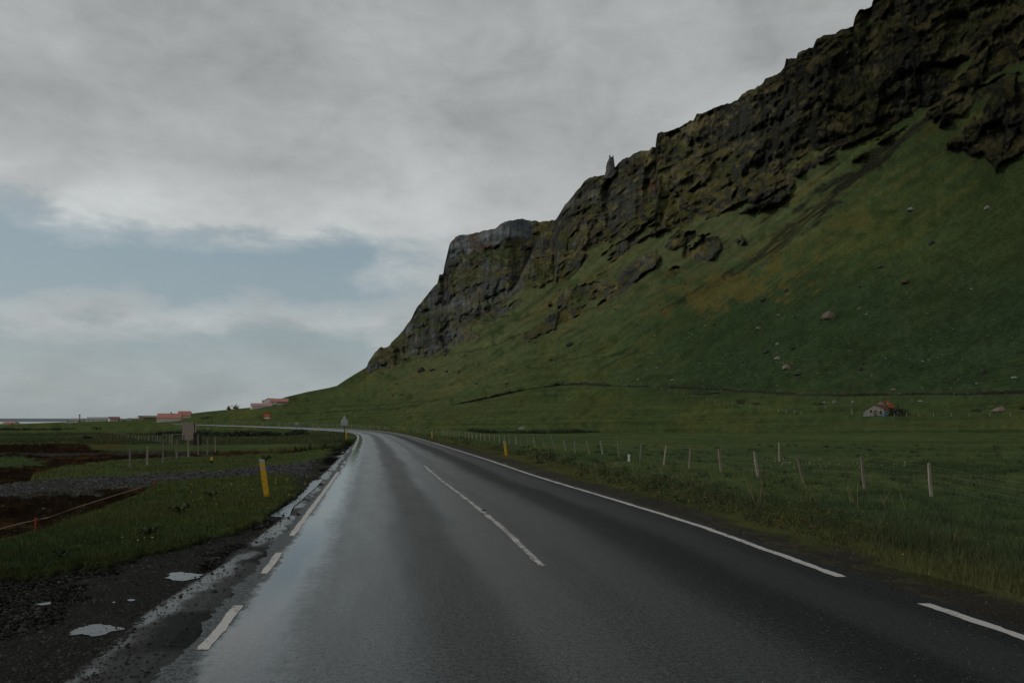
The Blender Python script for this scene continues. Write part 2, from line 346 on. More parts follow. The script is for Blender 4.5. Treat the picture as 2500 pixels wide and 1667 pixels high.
# ------------------------------------------------------------------ near grid
XN = Xs[None, :]*YN[:, None]; YNg = np.broadcast_to(YN[:, None], XN.shape)
REG = regions(XN, YNg); ZN = near_z(XN, YNg, REG)
_k = ss(YNg, 90, 114); ZN = ZN*(1-_k)+np.minimum(ZN, zn0[None])*_k; ZN[-1] = Zf[0]

def place(px, py):
    """world point where the sight line through a photo pixel meets the modelled ground"""
    j = int(np.clip(np.searchsorted(PXC, px)-1, 0, NCn-2)); f = (px-PXC[j])/(PXC[j+1]-PXC[j])
    Yc = np.concatenate([YN, YD[:, j]*(1-f)+YD[:, j+1]*f]); Zc = np.concatenate([ZN[:, j]*(1-f)+ZN[:, j+1]*f, Zf[:, j]*(1-f)+Zf[:, j+1]*f])
    P = HZ-(Zc-CH)/Yc*F
    i = np.argmax(P <= py)
    if P[i] > py: i = len(P)-1
    if i == 0: i = 1
    a = (P[i-1]-py)/max(P[i-1]-P[i], 1e-6); a = min(max(a, 0), 1)
    Y = Yc[i-1]+(Yc[i]-Yc[i-1])*a; z = Zc[i-1]+(Zc[i]-Zc[i-1])*a
    return Vector(((px-CX)/F*Y, Y, z))
def gz_at(X, Y):
    """height of the modelled ground under a point"""
    px = CX+F*X/Y
    j = int(np.clip(np.searchsorted(PXC, px)-1, 0, NCn-2)); f = (px-PXC[j])/(PXC[j+1]-PXC[j])
    Yc = np.concatenate([YN, YD[1:, j]*(1-f)+YD[1:, j+1]*f]); Zc = np.concatenate([ZN[:, j]*(1-f)+ZN[:, j+1]*f, Zf[1:, j]*(1-f)+Zf[1:, j+1]*f])
    return float(np.interp(Y, Yc, Zc))

# ------------------------------------------------------------------ mesh from arrays
def link(o, parent=None):
    COL.objects.link(o)
    if parent: o.parent = parent
    return o
def tag(o, label=None, cat=None, group=None, kind=None):
    if label: o['label'] = label
    if cat: o['category'] = cat
    if group: o['group'] = group
    if kind: o['kind'] = kind
    return o
def mesh_np(name, V, Fc, mat, attrs=None, smooth=False, parent=None):
    me = bpy.data.meshes.new(name); V = np.asarray(V, np.float32); Fc = np.asarray(Fc, np.int32); k = Fc.shape[1]
    me.vertices.add(len(V)); me.vertices.foreach_set('co', V.ravel())
    me.loops.add(Fc.size); me.loops.foreach_set('vertex_index', Fc.ravel())
    me.polygons.add(len(Fc)); me.polygons.foreach_set('loop_start', np.arange(0, Fc.size, k, dtype=np.int32))
    me.polygons.foreach_set('loop_total', np.full(len(Fc), k, np.int32))
    me.update(calc_edges=True)
    for an, av in (attrs or {}).items():
        av = np.asarray(av, np.float32)
        if av.ndim == 2:
            a = me.attributes.new(an, 'FLOAT_COLOR', 'POINT'); c = np.ones((len(av), 4), np.float32); c[:, :av.shape[1]] = av; a.data.foreach_set('color', c.ravel())
        else:
            a = me.attributes.new(an, 'FLOAT', 'POINT'); a.data.foreach_set('value', av)
    if smooth: me.polygons.foreach_set('use_smooth', np.ones(len(Fc), bool))
    me.materials.append(mat)
    return link(bpy.data.objects.new(name, me), parent)
def grid_faces(nr, nc):
    i = np.arange(nr-1)[:, None]*nc+np.arange(nc-1)[None]
    return np.stack([i, i+1, i+nc+1, i+nc], -1).reshape(-1, 4)

# ------------------------------------------------------------------ materials
def mat_new(name):
    m = bpy.data.materials.new(name); m.use_nodes = True; t = NT(m.node_tree); t.n.clear()
    b = t.node('ShaderNodeBsdfPrincipled'); o = t.node('ShaderNodeOutputMaterial'); t.l.new(b.outputs[0], o.inputs[0])
    return m, t, b
def simple(name, c, rough=.7, var=.25, sc=3., metal=0, spec=.4, bump=.0, bsc=20, streak=False, dirt=None):
    m, t, b = mat_new(name); co = t.node('ShaderNodeTexCoord').outputs['Object']
    v = t.vmul(co, (1, 1, .15)) if streak else co
    n = t.noise(v, sc, 5, .6)
    dark = tuple(q*(1-var) for q in c); lite = tuple(min(1, q*(1+var)) for q in c)
    cc = t.ramp(n, [(.3, dark), (.7, lite)])
    if dirt: cc = t.mix(t.rng(t.noise(v, sc*1.7, 6, .7), .48, .66), cc, dirt)
    t.put(b.inputs['Base Color'], cc); b.inputs['Roughness'].default_value = rough; b.inputs['Metallic'].default_value = metal
    b.inputs['Specular IOR Level'].default_value = spec
    if bump: t.put(b.inputs['Normal'], t.bump(t.noise(v, bsc, 4, .6), bump, .01))
    return m
def terrain_mat(name, fine, big, bdist, bs, spec=.25):
    m, t, b = mat_new(name); co = t.node('ShaderNodeTexCoord').outputs['Object']
    a = t.noise(co, fine, 5, .7); a = t.math('ADD', .5, t.math('MULTIPLY', t.math('SUBTRACT', a, .5), t.math('ADD', 1.0, t.math('MULTIPLY', t.attr('bmp', True), 1.9)))); a2 = t.noise(co, big, 4, .55)
    k = t.math('ADD', t.math('MULTIPLY', a, 1.1), t.math('MULTIPLY', a2, .9)); k = t.math('MAXIMUM', k, .15)
    c = t.mix(1, t.attr('col'), t.comb(k, k, k), 'MULTIPLY')
    t.put(b.inputs['Base Color'], c); t.put(b.inputs['Roughness'], t.attr('rgh', True))
    t.put(b.inputs['Specular IOR Level'], t.math('MAXIMUM', t.math('MULTIPLY', t.math('SUBTRACT', .84, t.attr('rgh', True)), .9), .0))
    h = t.noise(co, fine*.8, 5, .7); h2 = t.noise(co, fine*3.1, 3, .6)
    hh = t.math('ADD', h, t.math('MULTIPLY', h2, .4))
    t.put(b.inputs['Normal'], t.bump(hh, t.math('MULTIPLY', t.attr('bmp', True), bs), bdist))
    return m
M_ground = terrain_mat('ground_surface', 26., .6, .02, 1.0)
M_hill = terrain_mat('hillside_surface', .75, .06, 1.3, .9)

# near ground colours (each area's own colour)
def mixc(a, b, k): return a*(1-k[..., None])+np.asarray(b)*k[..., None]
r = REG; X, Y = XN, YNg
n = r['n']; n_ = r['n_']; uL = XL(Y)-X; uR = X-XR(Y)
nb = fbm2(X/6, Y/6, 3, 91); nst = fbm2(X/16, Y/1.6, 3, 92); nst2 = fbm2(X/40, Y/5, 3, 93)
grass = np.zeros(X.shape+(3,)); grass[:] = (.060, .078, .030)
grass = mixc(grass, (.036, .058, .024), ss(nb, -.2, .7)); grass = mixc(grass, (.074, .080, .030), ss(nst, .1, .9)*.7); grass = mixc(grass, (.030, .046, .018), ss(-nst2, .05, .8)*.6)
C = grass.copy(); G = np.full(X.shape, 1.0); B = np.full(X.shape, .55)
C = mixc(C, (.046, .060, .017), r['verge']*.7)
C = mixc(C, (.052, .066, .022), r['ugr']*.6)
C = mixc(C, (.030, .031, .033), r['track']); C = mixc(C, (.055, .055, .058), r['track']*ss(n_, .3, .9)*.6); G = G-r['track']*.22; B = B+r['track']*.9
soil = np.zeros_like(C); soil[:] = (.013, .0085, .0048); soil = mixc(soil, (.048, .026, .012), ss(fbm2(X*.5, Y*1.6, 4, 94), .05, .8)); soil = mixc(soil, (.020, .014, .009), ss(n_, 0, .8))
C = C*(1-r['pit'][..., None])+soil*r['pit'][..., None]; C = C*(1-r['brown'][..., None])+soil*.9*r['brown'][..., None]
B = B+(r['pit']+r['brown'])*.8; G = G-(r['pit']+r['brown'])*.08
gp = ss(np.hypot((r['px']-20)/75, (r['py']-1110)/11)+.3*n, 1.15, .85)*r['left']; C = mixc(C, (.040, .060, .024), gp)
gt = ss(np.abs(r['py']-1092-.004*r['px'])/2.2+.3*n, 1.2, .7)*(r['px'] < 520)*r['left']; C = mixc(C, (.040, .038, .036), gt*.8)
mud = ss(np.hypot((r['px']-262)/45, (r['py']-1070)/16)+.35*n, 1.15, .7)*r['left']; C = mixc(C, (.066, .050, .020), mud*.8)
# roadside shoulder on the left: wet dark gravel, then patched old asphalt
gravel = np.zeros_like(C); gravel[:] = (.0050, .0052, .0045); gravel = mixc(gravel, (.011, .011, .0095), ss(n_, .2, 1.0))
oldas = np.zeros_like(C); oldas[:] = (.010, .0112, .0112)
shc = gravel*(1-r['asph'][..., None])+oldas*r['asph'][..., None]
C = C*(1-r['should'][..., None])+shc*r['should'][..., None]
wetb = ss(ip(r['px'], A_edge)-r['py'], 4, -6)*ss(ip(r['px'], A_edge)-r['py']+12*n_, -46, -14)
wn = ss(fbm2(X*.9, Y*.6, 4, 95)+.18, .05, .5)
wet = np.clip(wetb*.85*ss(fbm2(X*2, Y*1, 3, 96), -1.0, -.2)+wn*.26, 0, 1)*r['should']
wet = np.clip(wet, 0, 1)
G = np.where(r['should'] > .02, G*(1-r['should'])+r['should']*(.93-.62*wet-.17*r['asph']), G)
B = B*(1-r['should'])+r['should']*(1.5-.8*wet-.35*r['asph'])
# right: bare dirt strip, then mossy fringe
dirt = ss(uR, .02, .08)*ss(uR+.35*n, 1.35, .85)
dirt = dirt*ss(Y, 90, 40)
C = mixc(C, (.017, .0155, .011), dirt); C = mixc(C, (.046, .042, .017), dirt*ss(n_+n*.5, .2, .8)*.5); G = G-.25*dirt; B = B+.3*dirt
fr = ss(uR+.3*n, .8, 1.3)*ss(uR+.4*n, 4.2, 2.4); C = mixc(C, (.052, .050, .018), fr*.6)
infield = ss(uR, 5, 10); C = mixc(C, (.052, .074, .030), infield*.55*ss(nb+nst, -.5, .6)); 
dk = ss(np.hypot((r['px']-2330)/260, (r['py']-1122)/14)+.5*nb, 1.1, .6); C = mixc(C, (.020, .034, .014), dk*.7)
Cn, Gn, Bn = C, np.clip(G, .06, 1), np.clip(B, 0, 1.5)

# far colours
gy = np.gradient(np.stack([Xf, YD, Zf], -1), axis=0); gx = np.gradient(np.stack([Xf, YD, Zf], -1), axis=1)
nrm = np.cross(gx, gy); nrm /= np.linalg.norm(nrm, axis=-1, keepdims=True)+1e-9
nzv = np.abs(nrm[..., 2])
kf = np.where(rockM > .3, 1., 1.); h1 = fbm2(AA/38, BBv/38, 4, 101); h2 = fbm2(AA/11, BBv/9, 3, 102); h3 = fbm2(AA/3.2, BBv/3.2, 3, 103)
streak = fbm2((PXG*.82-PYF*.57)/170, (PYF*.82+PXG*.57)/15, 4, 104)     # run-out lines down the fall of the slope
C = np.zeros(PYF.shape+(3,)); C[:] = (.046, .065, .025); C = mixc(C, (.060, .080, .030), ss(-PXG, -1700, -1100)*.8)
ylw = ss(h1+.6*streak, .0, 1.0)
C = mixc(C, (.078, .086, .024), ylw*.50)
upz = ss(FTg-PYF, -260, -20)*ss(PXG, 800, 1100)
C = mixc(C, (.086, .094, .046), upz*.60*ss(PXG, 2300, 1700))
thin = ss(1-np.abs(vn2((PXG*.92-PYF*.40)/150, (PYF*.92+PXG*.40)/9.5, 151)), .86, .98)*ss(vn2((PXG*.92-PYF*.40)/60, (PYF*.92+PXG*.40)/30, 152), -.05, .4)
C = mixc(C, (.030, .031, .016), thin*ss(PYF, 980, 900)*ss(PXG, 900, 1050)*ss(PXG, 2200, 1800)*.7); C = mixc(C, (.100, .086, .030), ss(streak+.3*h2, .25, .9)*upz*.6); C = mixc(C, (.030, .045, .018), ss(-streak+.2*h2, .3, .9)*upz*.45)
# a dark green shade of grass on the lower slope right
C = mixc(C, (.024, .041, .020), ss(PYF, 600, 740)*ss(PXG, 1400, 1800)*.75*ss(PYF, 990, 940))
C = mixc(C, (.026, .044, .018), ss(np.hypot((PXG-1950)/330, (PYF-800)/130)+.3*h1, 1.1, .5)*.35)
C = mixc(C, (.026, .042, .016), ss(h2+.4*h1+.3*h3, .35, 1.1)*.7); C = C*(1+.15*h3[..., None]+.04*h2[..., None]+.09*fbm2((PXG*.80-PYF*.60)/45, (PYF*.80+PXG*.60)/5, 3, 131)[..., None])
# field stripes
fst = fbm2(Xf/60, YD/7, 3, 105); flat = ss(PYF, 950, 990)
C = mixc(C, (.064, .074, .028), flat*ss(fst, .1, .9)*.6); C = mixc(C, (.026, .042, .016), flat*ss(-fst, .2, .9)*.6)
# scree chutes
def seg(ax, ay, bx, by, w0, w1, nz=.35):
    t = np.clip(((PXG-ax)*(bx-ax)+(PYF-ay)*(by-ay))/((bx-ax)**2+(by-ay)**2), 0, 1)
    d = np.hypot(PXG-ax-t*(bx-ax), PYF-ay-t*(by-ay)); wd = w0+(w1-w0)*t
    return ss(d/wd+nz*h2+.25*streak, 1.3, .55)
scree = np.maximum.reduce([seg(2290, 268, 2130, 395, 6, 17, .5), seg(2130, 395, 1985, 520, 19, 27, .7), seg(1985, 520, 1800, 668, 24, 14, .8)*.85, seg(1800, 668, 1640, 745, 12, 4, .7)*.8, seg(2050, 400, 1860, 540, 4, 7, .3)*.8, seg(1900, 590, 1620, 760, 4, 6, .6)*.8])
fine_s = fbm2((PXG*.80-PYF*.60)/60, (PYF*.80+PXG*.60)/5, 3, 106)
scree = scree*ss(fine_s+ss(PXG, 1980, 2080)*.5, -.75, .15)
C = C*(1-.34*ss(PXG-.6*PYF, 1650, 2250)*ss(PYF, 900, 700))[..., None]  # grass dimmed toward the upper right: light falloff put into the colour
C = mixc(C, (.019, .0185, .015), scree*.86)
# yellow-brown herbs below the scree
C = mixc(C, (.092, .078, .024), ss(np.hypot((PXG-1790+(PYF-690)*1.2)/150, (PYF-690)/62)+.8*h2+.5*h3+.5*fine_s, 1.0, .1)*.72)
C = mixc(C, (.088, .078, .024), ss(np.hypot((PXG-2080+(PYF-545)*1.5)/70, (PYF-545)/50)+.5*h2, .9, .4)*.5)
# low banks across the slope
for (pts, wd) in [([(990, 880), (1150, 860), (1300, 805), (1500, 738)], 2.2), ([(1230, 915), (1400, 880), (1600, 850)], 1.4), ([(700, 1010), (900, 1005), (1070, 978)], 2.5)]:
    xs_, ys_ = cv(pts); lb = ss(np.abs(PYF-np.interp(PXG, xs_, ys_)-6*h1)/wd+.5*h3, 1.2, .5)*(PXG > xs_[0])*(PXG < xs_[-1]); C = mixc(C, (.030, .034, .018), lb*.6)
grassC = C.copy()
rock = np.zeros_like(C); rock[:] = (.058, .059, .051); rock = mixc(rock, (.098, .099, .088), ss(h2+.4*h3, .1, .9)); rock = mixc(rock, (.026, .024, .019), ss(h3-.3*h2, .0, .8)*.8); rock = mixc(rock, (.043, .043, .035), ss(PXG, 1450, 1800)*.5); upr_dim = ss(PXG-PYF*.55, 1450, 1950)  # toward the upper right, vignette dimness is painted into rock and moss colours
rock = mixc(rock, (.125, .142, .146), ss(-PXG, -1360, -1250)*(.30+.55*cap))  # headland rock paled and blued: distance haze put into its colour
rust = ss(h1*.6+fbm3(Xf/20, YD/20, Zf/20, 3, 120), .75, 1.1); rock = mixc(rock, (.115, .058, .030), rust*.6)
for (cx, cy, rx, ry) in [(1255, 598, 16, 9), (2120, 312, 26, 14), (2050, 352, 26, 7), (1590, 392, 34, 8), (2235, 235, 22, 14)]:
    rock = mixc(rock, (.125, .064, .032), ss(np.hypot((PXG-cx)/rx, (PYF-cy)/ry)+.5*h3, 1.1, .5)*.6*(1-.5*upr_dim))
rock = rock*(1-.66*upr_dim[..., None])
moss = np.zeros_like(C); moss[:] = (.070, .064, .024); moss = mixc(moss, (.038, .048, .018), ss(h1, -.2, .6)); moss = mixc(moss, (.115, .098, .050), ss(h2+.5*h3, .2, .9)*.55)
mm = ss(nzv+.16*h2+.14*h3+.22*h1-.25*col_on-.5*cap-.16*outc*(PYF > FTg), .36, .58)
mm = mm*np.where(PXG < 1300, .9, 1)
moss = mixc(moss, (.135, .112, .060), ss(PYF-SKg+26*h1, 85, 15)*ss(h2+.3*h1, -.3, .5)*ss(PXG, 1400, 1600)*ss(PXG, 2150, 1900)*.75); moss = moss*(1-.40*upr_dim[..., None]); mm = mm*(1-.25*upr_dim)
lay = fbm2(AA/90, (Z0+10*nA)/5.5, 3, 141); vst = fbm2(AA/2.0, BBv/26, 3, 142)
rock = rock*np.clip(1+.34*lay+.38*vst*(.35+.65*col_on), .3, 1.9)[..., None]
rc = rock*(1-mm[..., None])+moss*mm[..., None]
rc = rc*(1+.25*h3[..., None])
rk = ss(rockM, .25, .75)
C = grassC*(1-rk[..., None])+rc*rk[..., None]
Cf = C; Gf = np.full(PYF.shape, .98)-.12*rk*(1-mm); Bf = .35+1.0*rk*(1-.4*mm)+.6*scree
CB = np.zeros(YB.shape+(3,)); CB[:] = (.05, .055, .03)

# ground and hillside meshes share their seam
def flatten(*a): return [q.reshape(-1, q.shape[-1]) if q.ndim == 3 else q.ravel() for q in a]
V = np.stack([XN, YNg, ZN], -1)
back = []
go = mesh_np('ground', V.reshape(-1, 3), grid_faces(len(YN), NCn), M_ground, dict(col=Cn.reshape(-1, 3), rgh=Gn.ravel(), bmp=Bn.ravel()), True); tag(go, kind='structure')
V = np.concatenate([np.stack([Xf, YD, Zf], -1), np.stack([XB, YB, ZB], -1)])
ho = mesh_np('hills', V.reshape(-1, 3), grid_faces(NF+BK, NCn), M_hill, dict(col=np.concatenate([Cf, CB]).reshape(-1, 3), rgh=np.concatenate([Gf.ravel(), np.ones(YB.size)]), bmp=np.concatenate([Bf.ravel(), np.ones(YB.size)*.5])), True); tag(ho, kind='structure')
# land behind and beside the viewpoint
bx = np.concatenate([-np.geomspace(900, .8, 40), np.linspace(-.5, .5, 3), np.geomspace(.8, 900, 40)]); by = np.concatenate([-np.geomspace(700, .8, 40), [0.0, .7]])
BX, BY = np.meshgrid(bx, by); BZ = np.full(BX.shape, -.055); BXl, BXr = XL(BY), XR(BY)
BZ = np.where((BX < BXl-3) | (BX > BXr+3), -.2, BZ) + np.clip((BX-60)/400, 0, 1)*240*(BX > 60)
onr = np.zeros(BX.shape+(3,)); onr[:] = (.046, .060, .024)
ld = mesh_np('land', np.stack([BX, BY, BZ-.01], -1).reshape(-1, 3), grid_faces(len(by), len(bx)), M_ground, dict(col=onr.reshape(-1, 3), rgh=np.ones(BX.size), bmp=np.full(BX.size, .5)), True); tag(ld, kind='structure')

# sea and lagoon
def water_mat(name, c, rough, bs, sc, spec=.5):
    m, t, b = mat_new(name); co = t.node('ShaderNodeTexCoord').outputs['Object']
    t.put(b.inputs['Base Color'], c); b.inputs['Roughness'].default_value = rough; b.inputs['IOR'].default_value = 1.33
    b.inputs['Specular IOR Level'].default_value = spec
    t.put(b.inputs['Normal'], t.bump(t.noise(co, sc, 4, .6), bs, .3)); return m
M_sea = simple('sea_water', (.075, .095, .105), .75, .12, .002, spec=.12)
M_lag = water_mat('lagoon_water', (.10, .12, .13), .18, .05, .05)
def sheet(name, x0, x1, y0, y1, z, mat, nx=40, ny=20):
    gx = np.linspace(x0, x1, nx); gy_ = np.linspace(y0, y1, ny); A, Bq = np.meshgrid(gx, gy_)
    o = mesh_np(name, np.stack([A, Bq, np.full(A.shape, z)], -1).reshape(-1, 3), grid_faces(ny, nx), mat, None, True); return tag(o, kind='structure')
sheet('lagoon', -9000, 800, 300, 2300, -8.2, M_lag); sheet('sea', -40000, 40000, 2300, 45000, -8.15, M_sea); sheet('sea_bed', -20000, -895, -9000, 2300, -8.3, M_sea)

# ------------------------------------------------------------------ asphalt
def asphalt_mat():
    m, t, b = mat_new('wet_asphalt'); uv = t.node('ShaderNodeUVMap', uv_map='road').outputs[0]
    u, v, _ = t.sep(uv); co = t.comb(u, v, 0.0)
    lng = t.noise(t.comb(u, t.math('MULTIPLY', v, .12), 1.0), 1.4, 4, .55); ln2 = t.noise(t.comb(t.math('MULTIPLY', u, 2.), t.math('MULTIPLY', v, .35), 7.), 1.6, 5, .6)
    uw = t.math('ADD', u, t.math('MULTIPLY', t.math('SUBTRACT', lng, .5), .5))
    edge_n = t.noise(co, 7., 5, .65)
    ue = t.math('ADD', u, t.math('MULTIPLY', t.math('SUBTRACT', edge_n, .5), .30))
    ue = t.math('ADD', ue, t.math('MULTIPLY', t.math('SUBTRACT', ln2, .5), .30))
    film = t.math('MULTIPLY', t.rng(ue, .02, .16), t.rng(ue, .80, .28))             # standing film beside the left line
    def band(c, w_): return t.rng(t.math('ABSOLUTE', t.math('SUBTRACT', uw, c)), w_, w_*.2)
    dark = t.math('MAXIMUM', band(1.95, .62), band(4.78, .60)); track = t.math('MAXIMUM', t.math('MAXIMUM', band(1.05, .55), band(2.75, .5)), t.math('MAXIMUM', band(3.9, .45), band(5.55, .5)))
    agg = t.voro(co, 95., 'F1', 0); aggc = t.voro(co, 95., 'F1', 1); fine = t.noise(co, 60., 4, .7); mid = t.noise(co, 9., 4, .6)
    wetx = t.rng(u, 1.6, 5.6); gr_ = t.noise(co, 21., 5, .85); grain = t.rng(gr_, .36, .64); grain2 = t.rng(t.noise(co, 55., 3, .8), .38, .62)
    c = t.mix(t.rng(fine, .35, .7), (.006, .0075, .008), (.026, .031, .033))
    g3_ = t.math('MULTIPLY', t.math('ADD', t.math('MULTIPLY', grain, .65), t.math('MULTIPLY', grain2, .45)), t.math('ADD', .55, t.math('MULTIPLY', t.rng(u, 3.2, .6), .45))); c = t.mix(t.math('MULTIPLY', g3_, g3_), c, (.084, .104, .112))
    c = t.mix(t.math('MULTIPLY', t.rng(u, 2.9, 5.8), .55), c, (.0062, .0066, .0064))  # right lane darkened in base colour: vignette dimming painted in
    c = t.mix(t.math('MULTIPLY', dark, .65), c, (.008, .0085, .009))
    c = t.mix(t.math('MULTIPLY', track, .30), c, (.048, .052, .055))
    c = t.mix(t.math('MULTIPLY', t.rng(mid, .5, .75), .3), c, (.026, .028, .027))
    sp = t.math('MULTIPLY', t.rng(t.sep(aggc)[0], .988, .996), t.rng(agg, .6, .3)); c = t.mix(t.math('MULTIPLY', sp, .7), c, (.30, .29, .27))
    c = t.mix(t.math('MULTIPLY', film, .7), c, (.014, .022, .032))  # blue of the reflected sky put into the film's base colour
    t.put(b.inputs['Base Color'], c)
    pass
    rg = t.math('ADD', t.math('ADD', .40, t.math('MULTIPLY', wetx, .06)), t.math('MULTIPLY', dark, .16)); rg = t.math('SUBTRACT', rg, t.math('MULTIPLY', track, .07))
    rg = t.math('ADD', rg, t.math('MULTIPLY', t.math('SUBTRACT', ln2, .5), .22)); rg = t.math('ADD', rg, t.math('MULTIPLY', t.math('SUBTRACT', grain, .5), .14)); rg = t.math('SUBTRACT', rg, t.math('MULTIPLY', film, .36)); rg = t.math('MAXIMUM', rg, .08)
    lf0 = t.rng(ue, .10, -.02); rg = t.math('ADD', rg, t.math('MULTIPLY', lf0, .30))
    t.put(b.inputs['Roughness'], rg)
    t.put(b.inputs['Specular IOR Level'], t.math('MAXIMUM', t.math('SUBTRACT', t.math('ADD', t.math('MULTIPLY', t.math('SUBTRACT', .50, t.math('MULTIPLY', wetx, .44)), t.math('ADD', t.math('MULTIPLY', grain, 1.2), t.math('MULTIPLY', grain2, .8))), t.math('MULTIPLY', film, .45)), t.math('MULTIPLY', lf0, .12)), .02))
    st = t.math('SUBTRACT', .60, t.math('MULTIPLY', film, .57))
    lf = t.rng(ue, .10, -.02)
    h = t.math('ADD', t.math('MULTIPLY', t.noise(co, 34., 4, .75), .8), t.math('MULTIPLY', fine, .6))
    t.put(b.inputs['Normal'], t.bump(h, st, .006))
    return m
M_as = asphalt_mat()
ROADW = 6.2
def ribbon(name, u0, u1, y0, y1, z, mat, nu=2, ragged=0., seed=0, dy=None, far=1.0):
    """strip of road surface between two lateral positions (metres from the left line) and two distances"""
    if dy is None:
        pys = np.arange(HZ+CH*F/max(y0, 3.2), HZ+CH*F/y1, -1.5); ys = CH*F/(pys-HZ); ys = np.concatenate([np.arange(y0, 3.2, .25) if y0 < 3.2 else [], [max(y0, 3.2)], ys, [y1]])
        ys = np.unique(np.round(ys, 4))
    else: ys = np.arange(y0, y1, dy)
    us = np.linspace(0, 1, nu)[None, :]
    a = np.full(len(ys), float(u0)); b_ = np.full(len(ys), float(u1))
    if ragged:
        a = a + ragged*(fbm2(ys*3, ys*0+seed, 4, 7+seed)) + ragged*.6*vn2(ys*14, ys*0, 9+seed); b_ = b_ + ragged*(fbm2(ys*3, ys*0+seed+5, 4, 27+seed)) + ragged*.6*vn2(ys*14, ys*0, 29+seed)
    U = a[:, None]*(1-us)+b_[:, None]*us
    xl, xr = XL(ys)[:, None], XR(ys)[:, None]
    Xv = xl+(xr-xl)*U/ROADW
    Vv = np.stack([Xv, np.broadcast_to(ys[:, None], Xv.shape), np.full(Xv.shape, z)], -1)
    Fq = grid_faces(len(ys), nu)
    o = mesh_np(name, Vv.reshape(-1, 3), Fq, mat, None, True)
    me = o.data; uvl = me.uv_layers.new(name='road'); li = np.empty(len(me.loops), np.int32); me.loops.foreach_get('vertex_index', li)
    vl = np.concatenate([[0], np.cumsum(np.hypot(np.diff(ys), np.diff(XL(ys))))])
    uvv = np.stack([U, np.broadcast_to(vl[:, None]+y0, U.shape)], -1).reshape(-1, 2)[li]
    uvl.data.foreach_set('uv', uvv.astype(np.float32).ravel())
    return o
rd = ribbon('road', -.16, ROADW+.24, -40, ROAD_END, 0.0, M_as, nu=40, ragged=.05, seed=2); tag(rd, kind='structure')
def paint_mat(name, wear):
    m, t, b = mat_new(name); uv = t.node('ShaderNodeUVMap', uv_map='road').outputs[0]
    a = t.noise(uv, 26., 5, .75); g = t.noise(uv, 2.2, 3, .6); k = t.math('ADD', t.math('MULTIPLY', a, .8), t.math('MULTIPLY', g, .35))
    c = t.mix(t.rng(k, wear, wear+.05), (.36, .35, .335), (.022, .023, .023)); t.put(b.inputs['Base Color'], c)
    b.inputs['Roughness'].default_value = .62; t.put(b.inputs['Normal'], t.bump(t.noise(uv, 70., 3, .6), .4, .004)); return m
M_line = paint_mat('edge_line_paint', .63); M_dash = paint_mat('centre_line_paint', .565)
def mark(name, u0, u1, py0, py1, mat, seed, rag=.008, y0=None):
    ya = CH*F/(py0-HZ) if y0 is None else y0; yb = CH*F/(py1-HZ)
    o = ribbon(name, u0, u1, ya, yb, .004, mat, nu=4, ragged=rag, seed=seed); tag(o, kind='structure'); return o
LW = .10
for i, (a, b_) in enumerate([(1586, 1478), (1400, 1349), (1308, 1152), (1141, 1136), (1131, 1126), (1098, 1068)]): mark('edge_line', -.046, .046, a, b_, M_line, 3+i)
ribbon('edge_line', -.05, .07, CH*F/(1068-HZ), ROAD_END, .004, M_line, nu=3); tag(bpy.data.objects['edge_line'], kind='structure')
mark('edge_line', ROADW-.05, ROADW+.06, 1408, 1046, M_line, 21, .012)
mark('edge_line', ROADW-.05, ROADW+.06, 1700, 1473, M_line, 22, .012)
ribbon('edge_line', ROADW-.05, ROADW+.05, CH*F/(1046-HZ), ROAD_END, .004, M_line, nu=3)
def ucen(py, px):
    Y = CH*F/(py-HZ); X = (px-CX)/F*Y; return (X-float(XL(Y)))/(float(XR(Y))-float(XL(Y)))*ROADW
uc = [ucen(1380, 1322), ucen(1204, 1118), ucen(1137, 1035), ucen(1100, 992)]
print('centre u', uc)
UC = sum(uc)/4
def cmark(pa, pb, seed):
    (xa, ya), (xb, yb) = pa, pb; Ya, Yb = CH*F/(ya-HZ), CH*F/(yb-HZ)
    ys = np.unique(np.round(np.concatenate([np.arange(Ya, Yb, max(.04, (Yb-Ya)/500)), [Yb]]), 4))
    o = ribbon('centre_line', UC-.042, UC+.042, Ya, Yb, .004, M_dash, nu=4, ragged=.012, seed=seed); tag(o, kind='structure')
cmark((1325, 1382), (1035, 1137), 31); cmark((996, 1103), (934, 1062), 32); cmark((0, 1055.5), (0, 1050.5), 33); cmark((0, 1048), (0, 1044), 34)
for o in bpy.data.objects:
    if o.name.startswith('edge_line'): o['kind'] = 'structure'

# ------------------------------------------------------------------ puddles
M_pud = water_mat('puddle_water', (.012, .013, .012), .015, .04, 9., .5)
def puddle(pts, z=None, name='puddle', mat=None, wob=.12, seed=0):
    P = [place(*p) for p in pts]; zz = sum(p.z for p in P)/len(P)+.009 if z is None else z
    W = [un(p[0], p[1], zz) for p in pts]; n_ = len(W); ring = []
    W = [np.array(q) for q in W]; cen = sum(W)/n_
    for i in range(n_):
        a, b_, c_, d_ = W[i-1], W[i], W[(i+1) % n_], W[(i+2) % n_]
        for k in range(14):
            t = k/14.; q = .5*((2*b_)+(-a+c_)*t+(2*a-5*b_+4*c_-d_)*t*t+(-a+3*b_-3*c_+d_)*t**3)
            q = q+(q-cen)/max(np.linalg.norm(q-cen), .01)*wob*.25*float(fbm2(np.array(q[0]*9.), np.array(q[1]*9.), 3, 200+seed)); ring.append(q)
    m = len(ring); V = [(q[0], q[1], zz) for q in ring]+[(cen[0], cen[1], zz)]
    me = bpy.data.meshes.new(name); me.from_pydata(V, [], [(i, (i+1) % m, m) for i in range(m)]); me.materials.append(mat or M_pud)
    o = link(bpy.data.objects.new(name, me)); return tag(o, kind='structure')
puddle([(405, 1403), (420, 1396), (460, 1397), (488, 1401), (486, 1408), (455, 1413), (420, 1412)], wob=.22, seed=1)
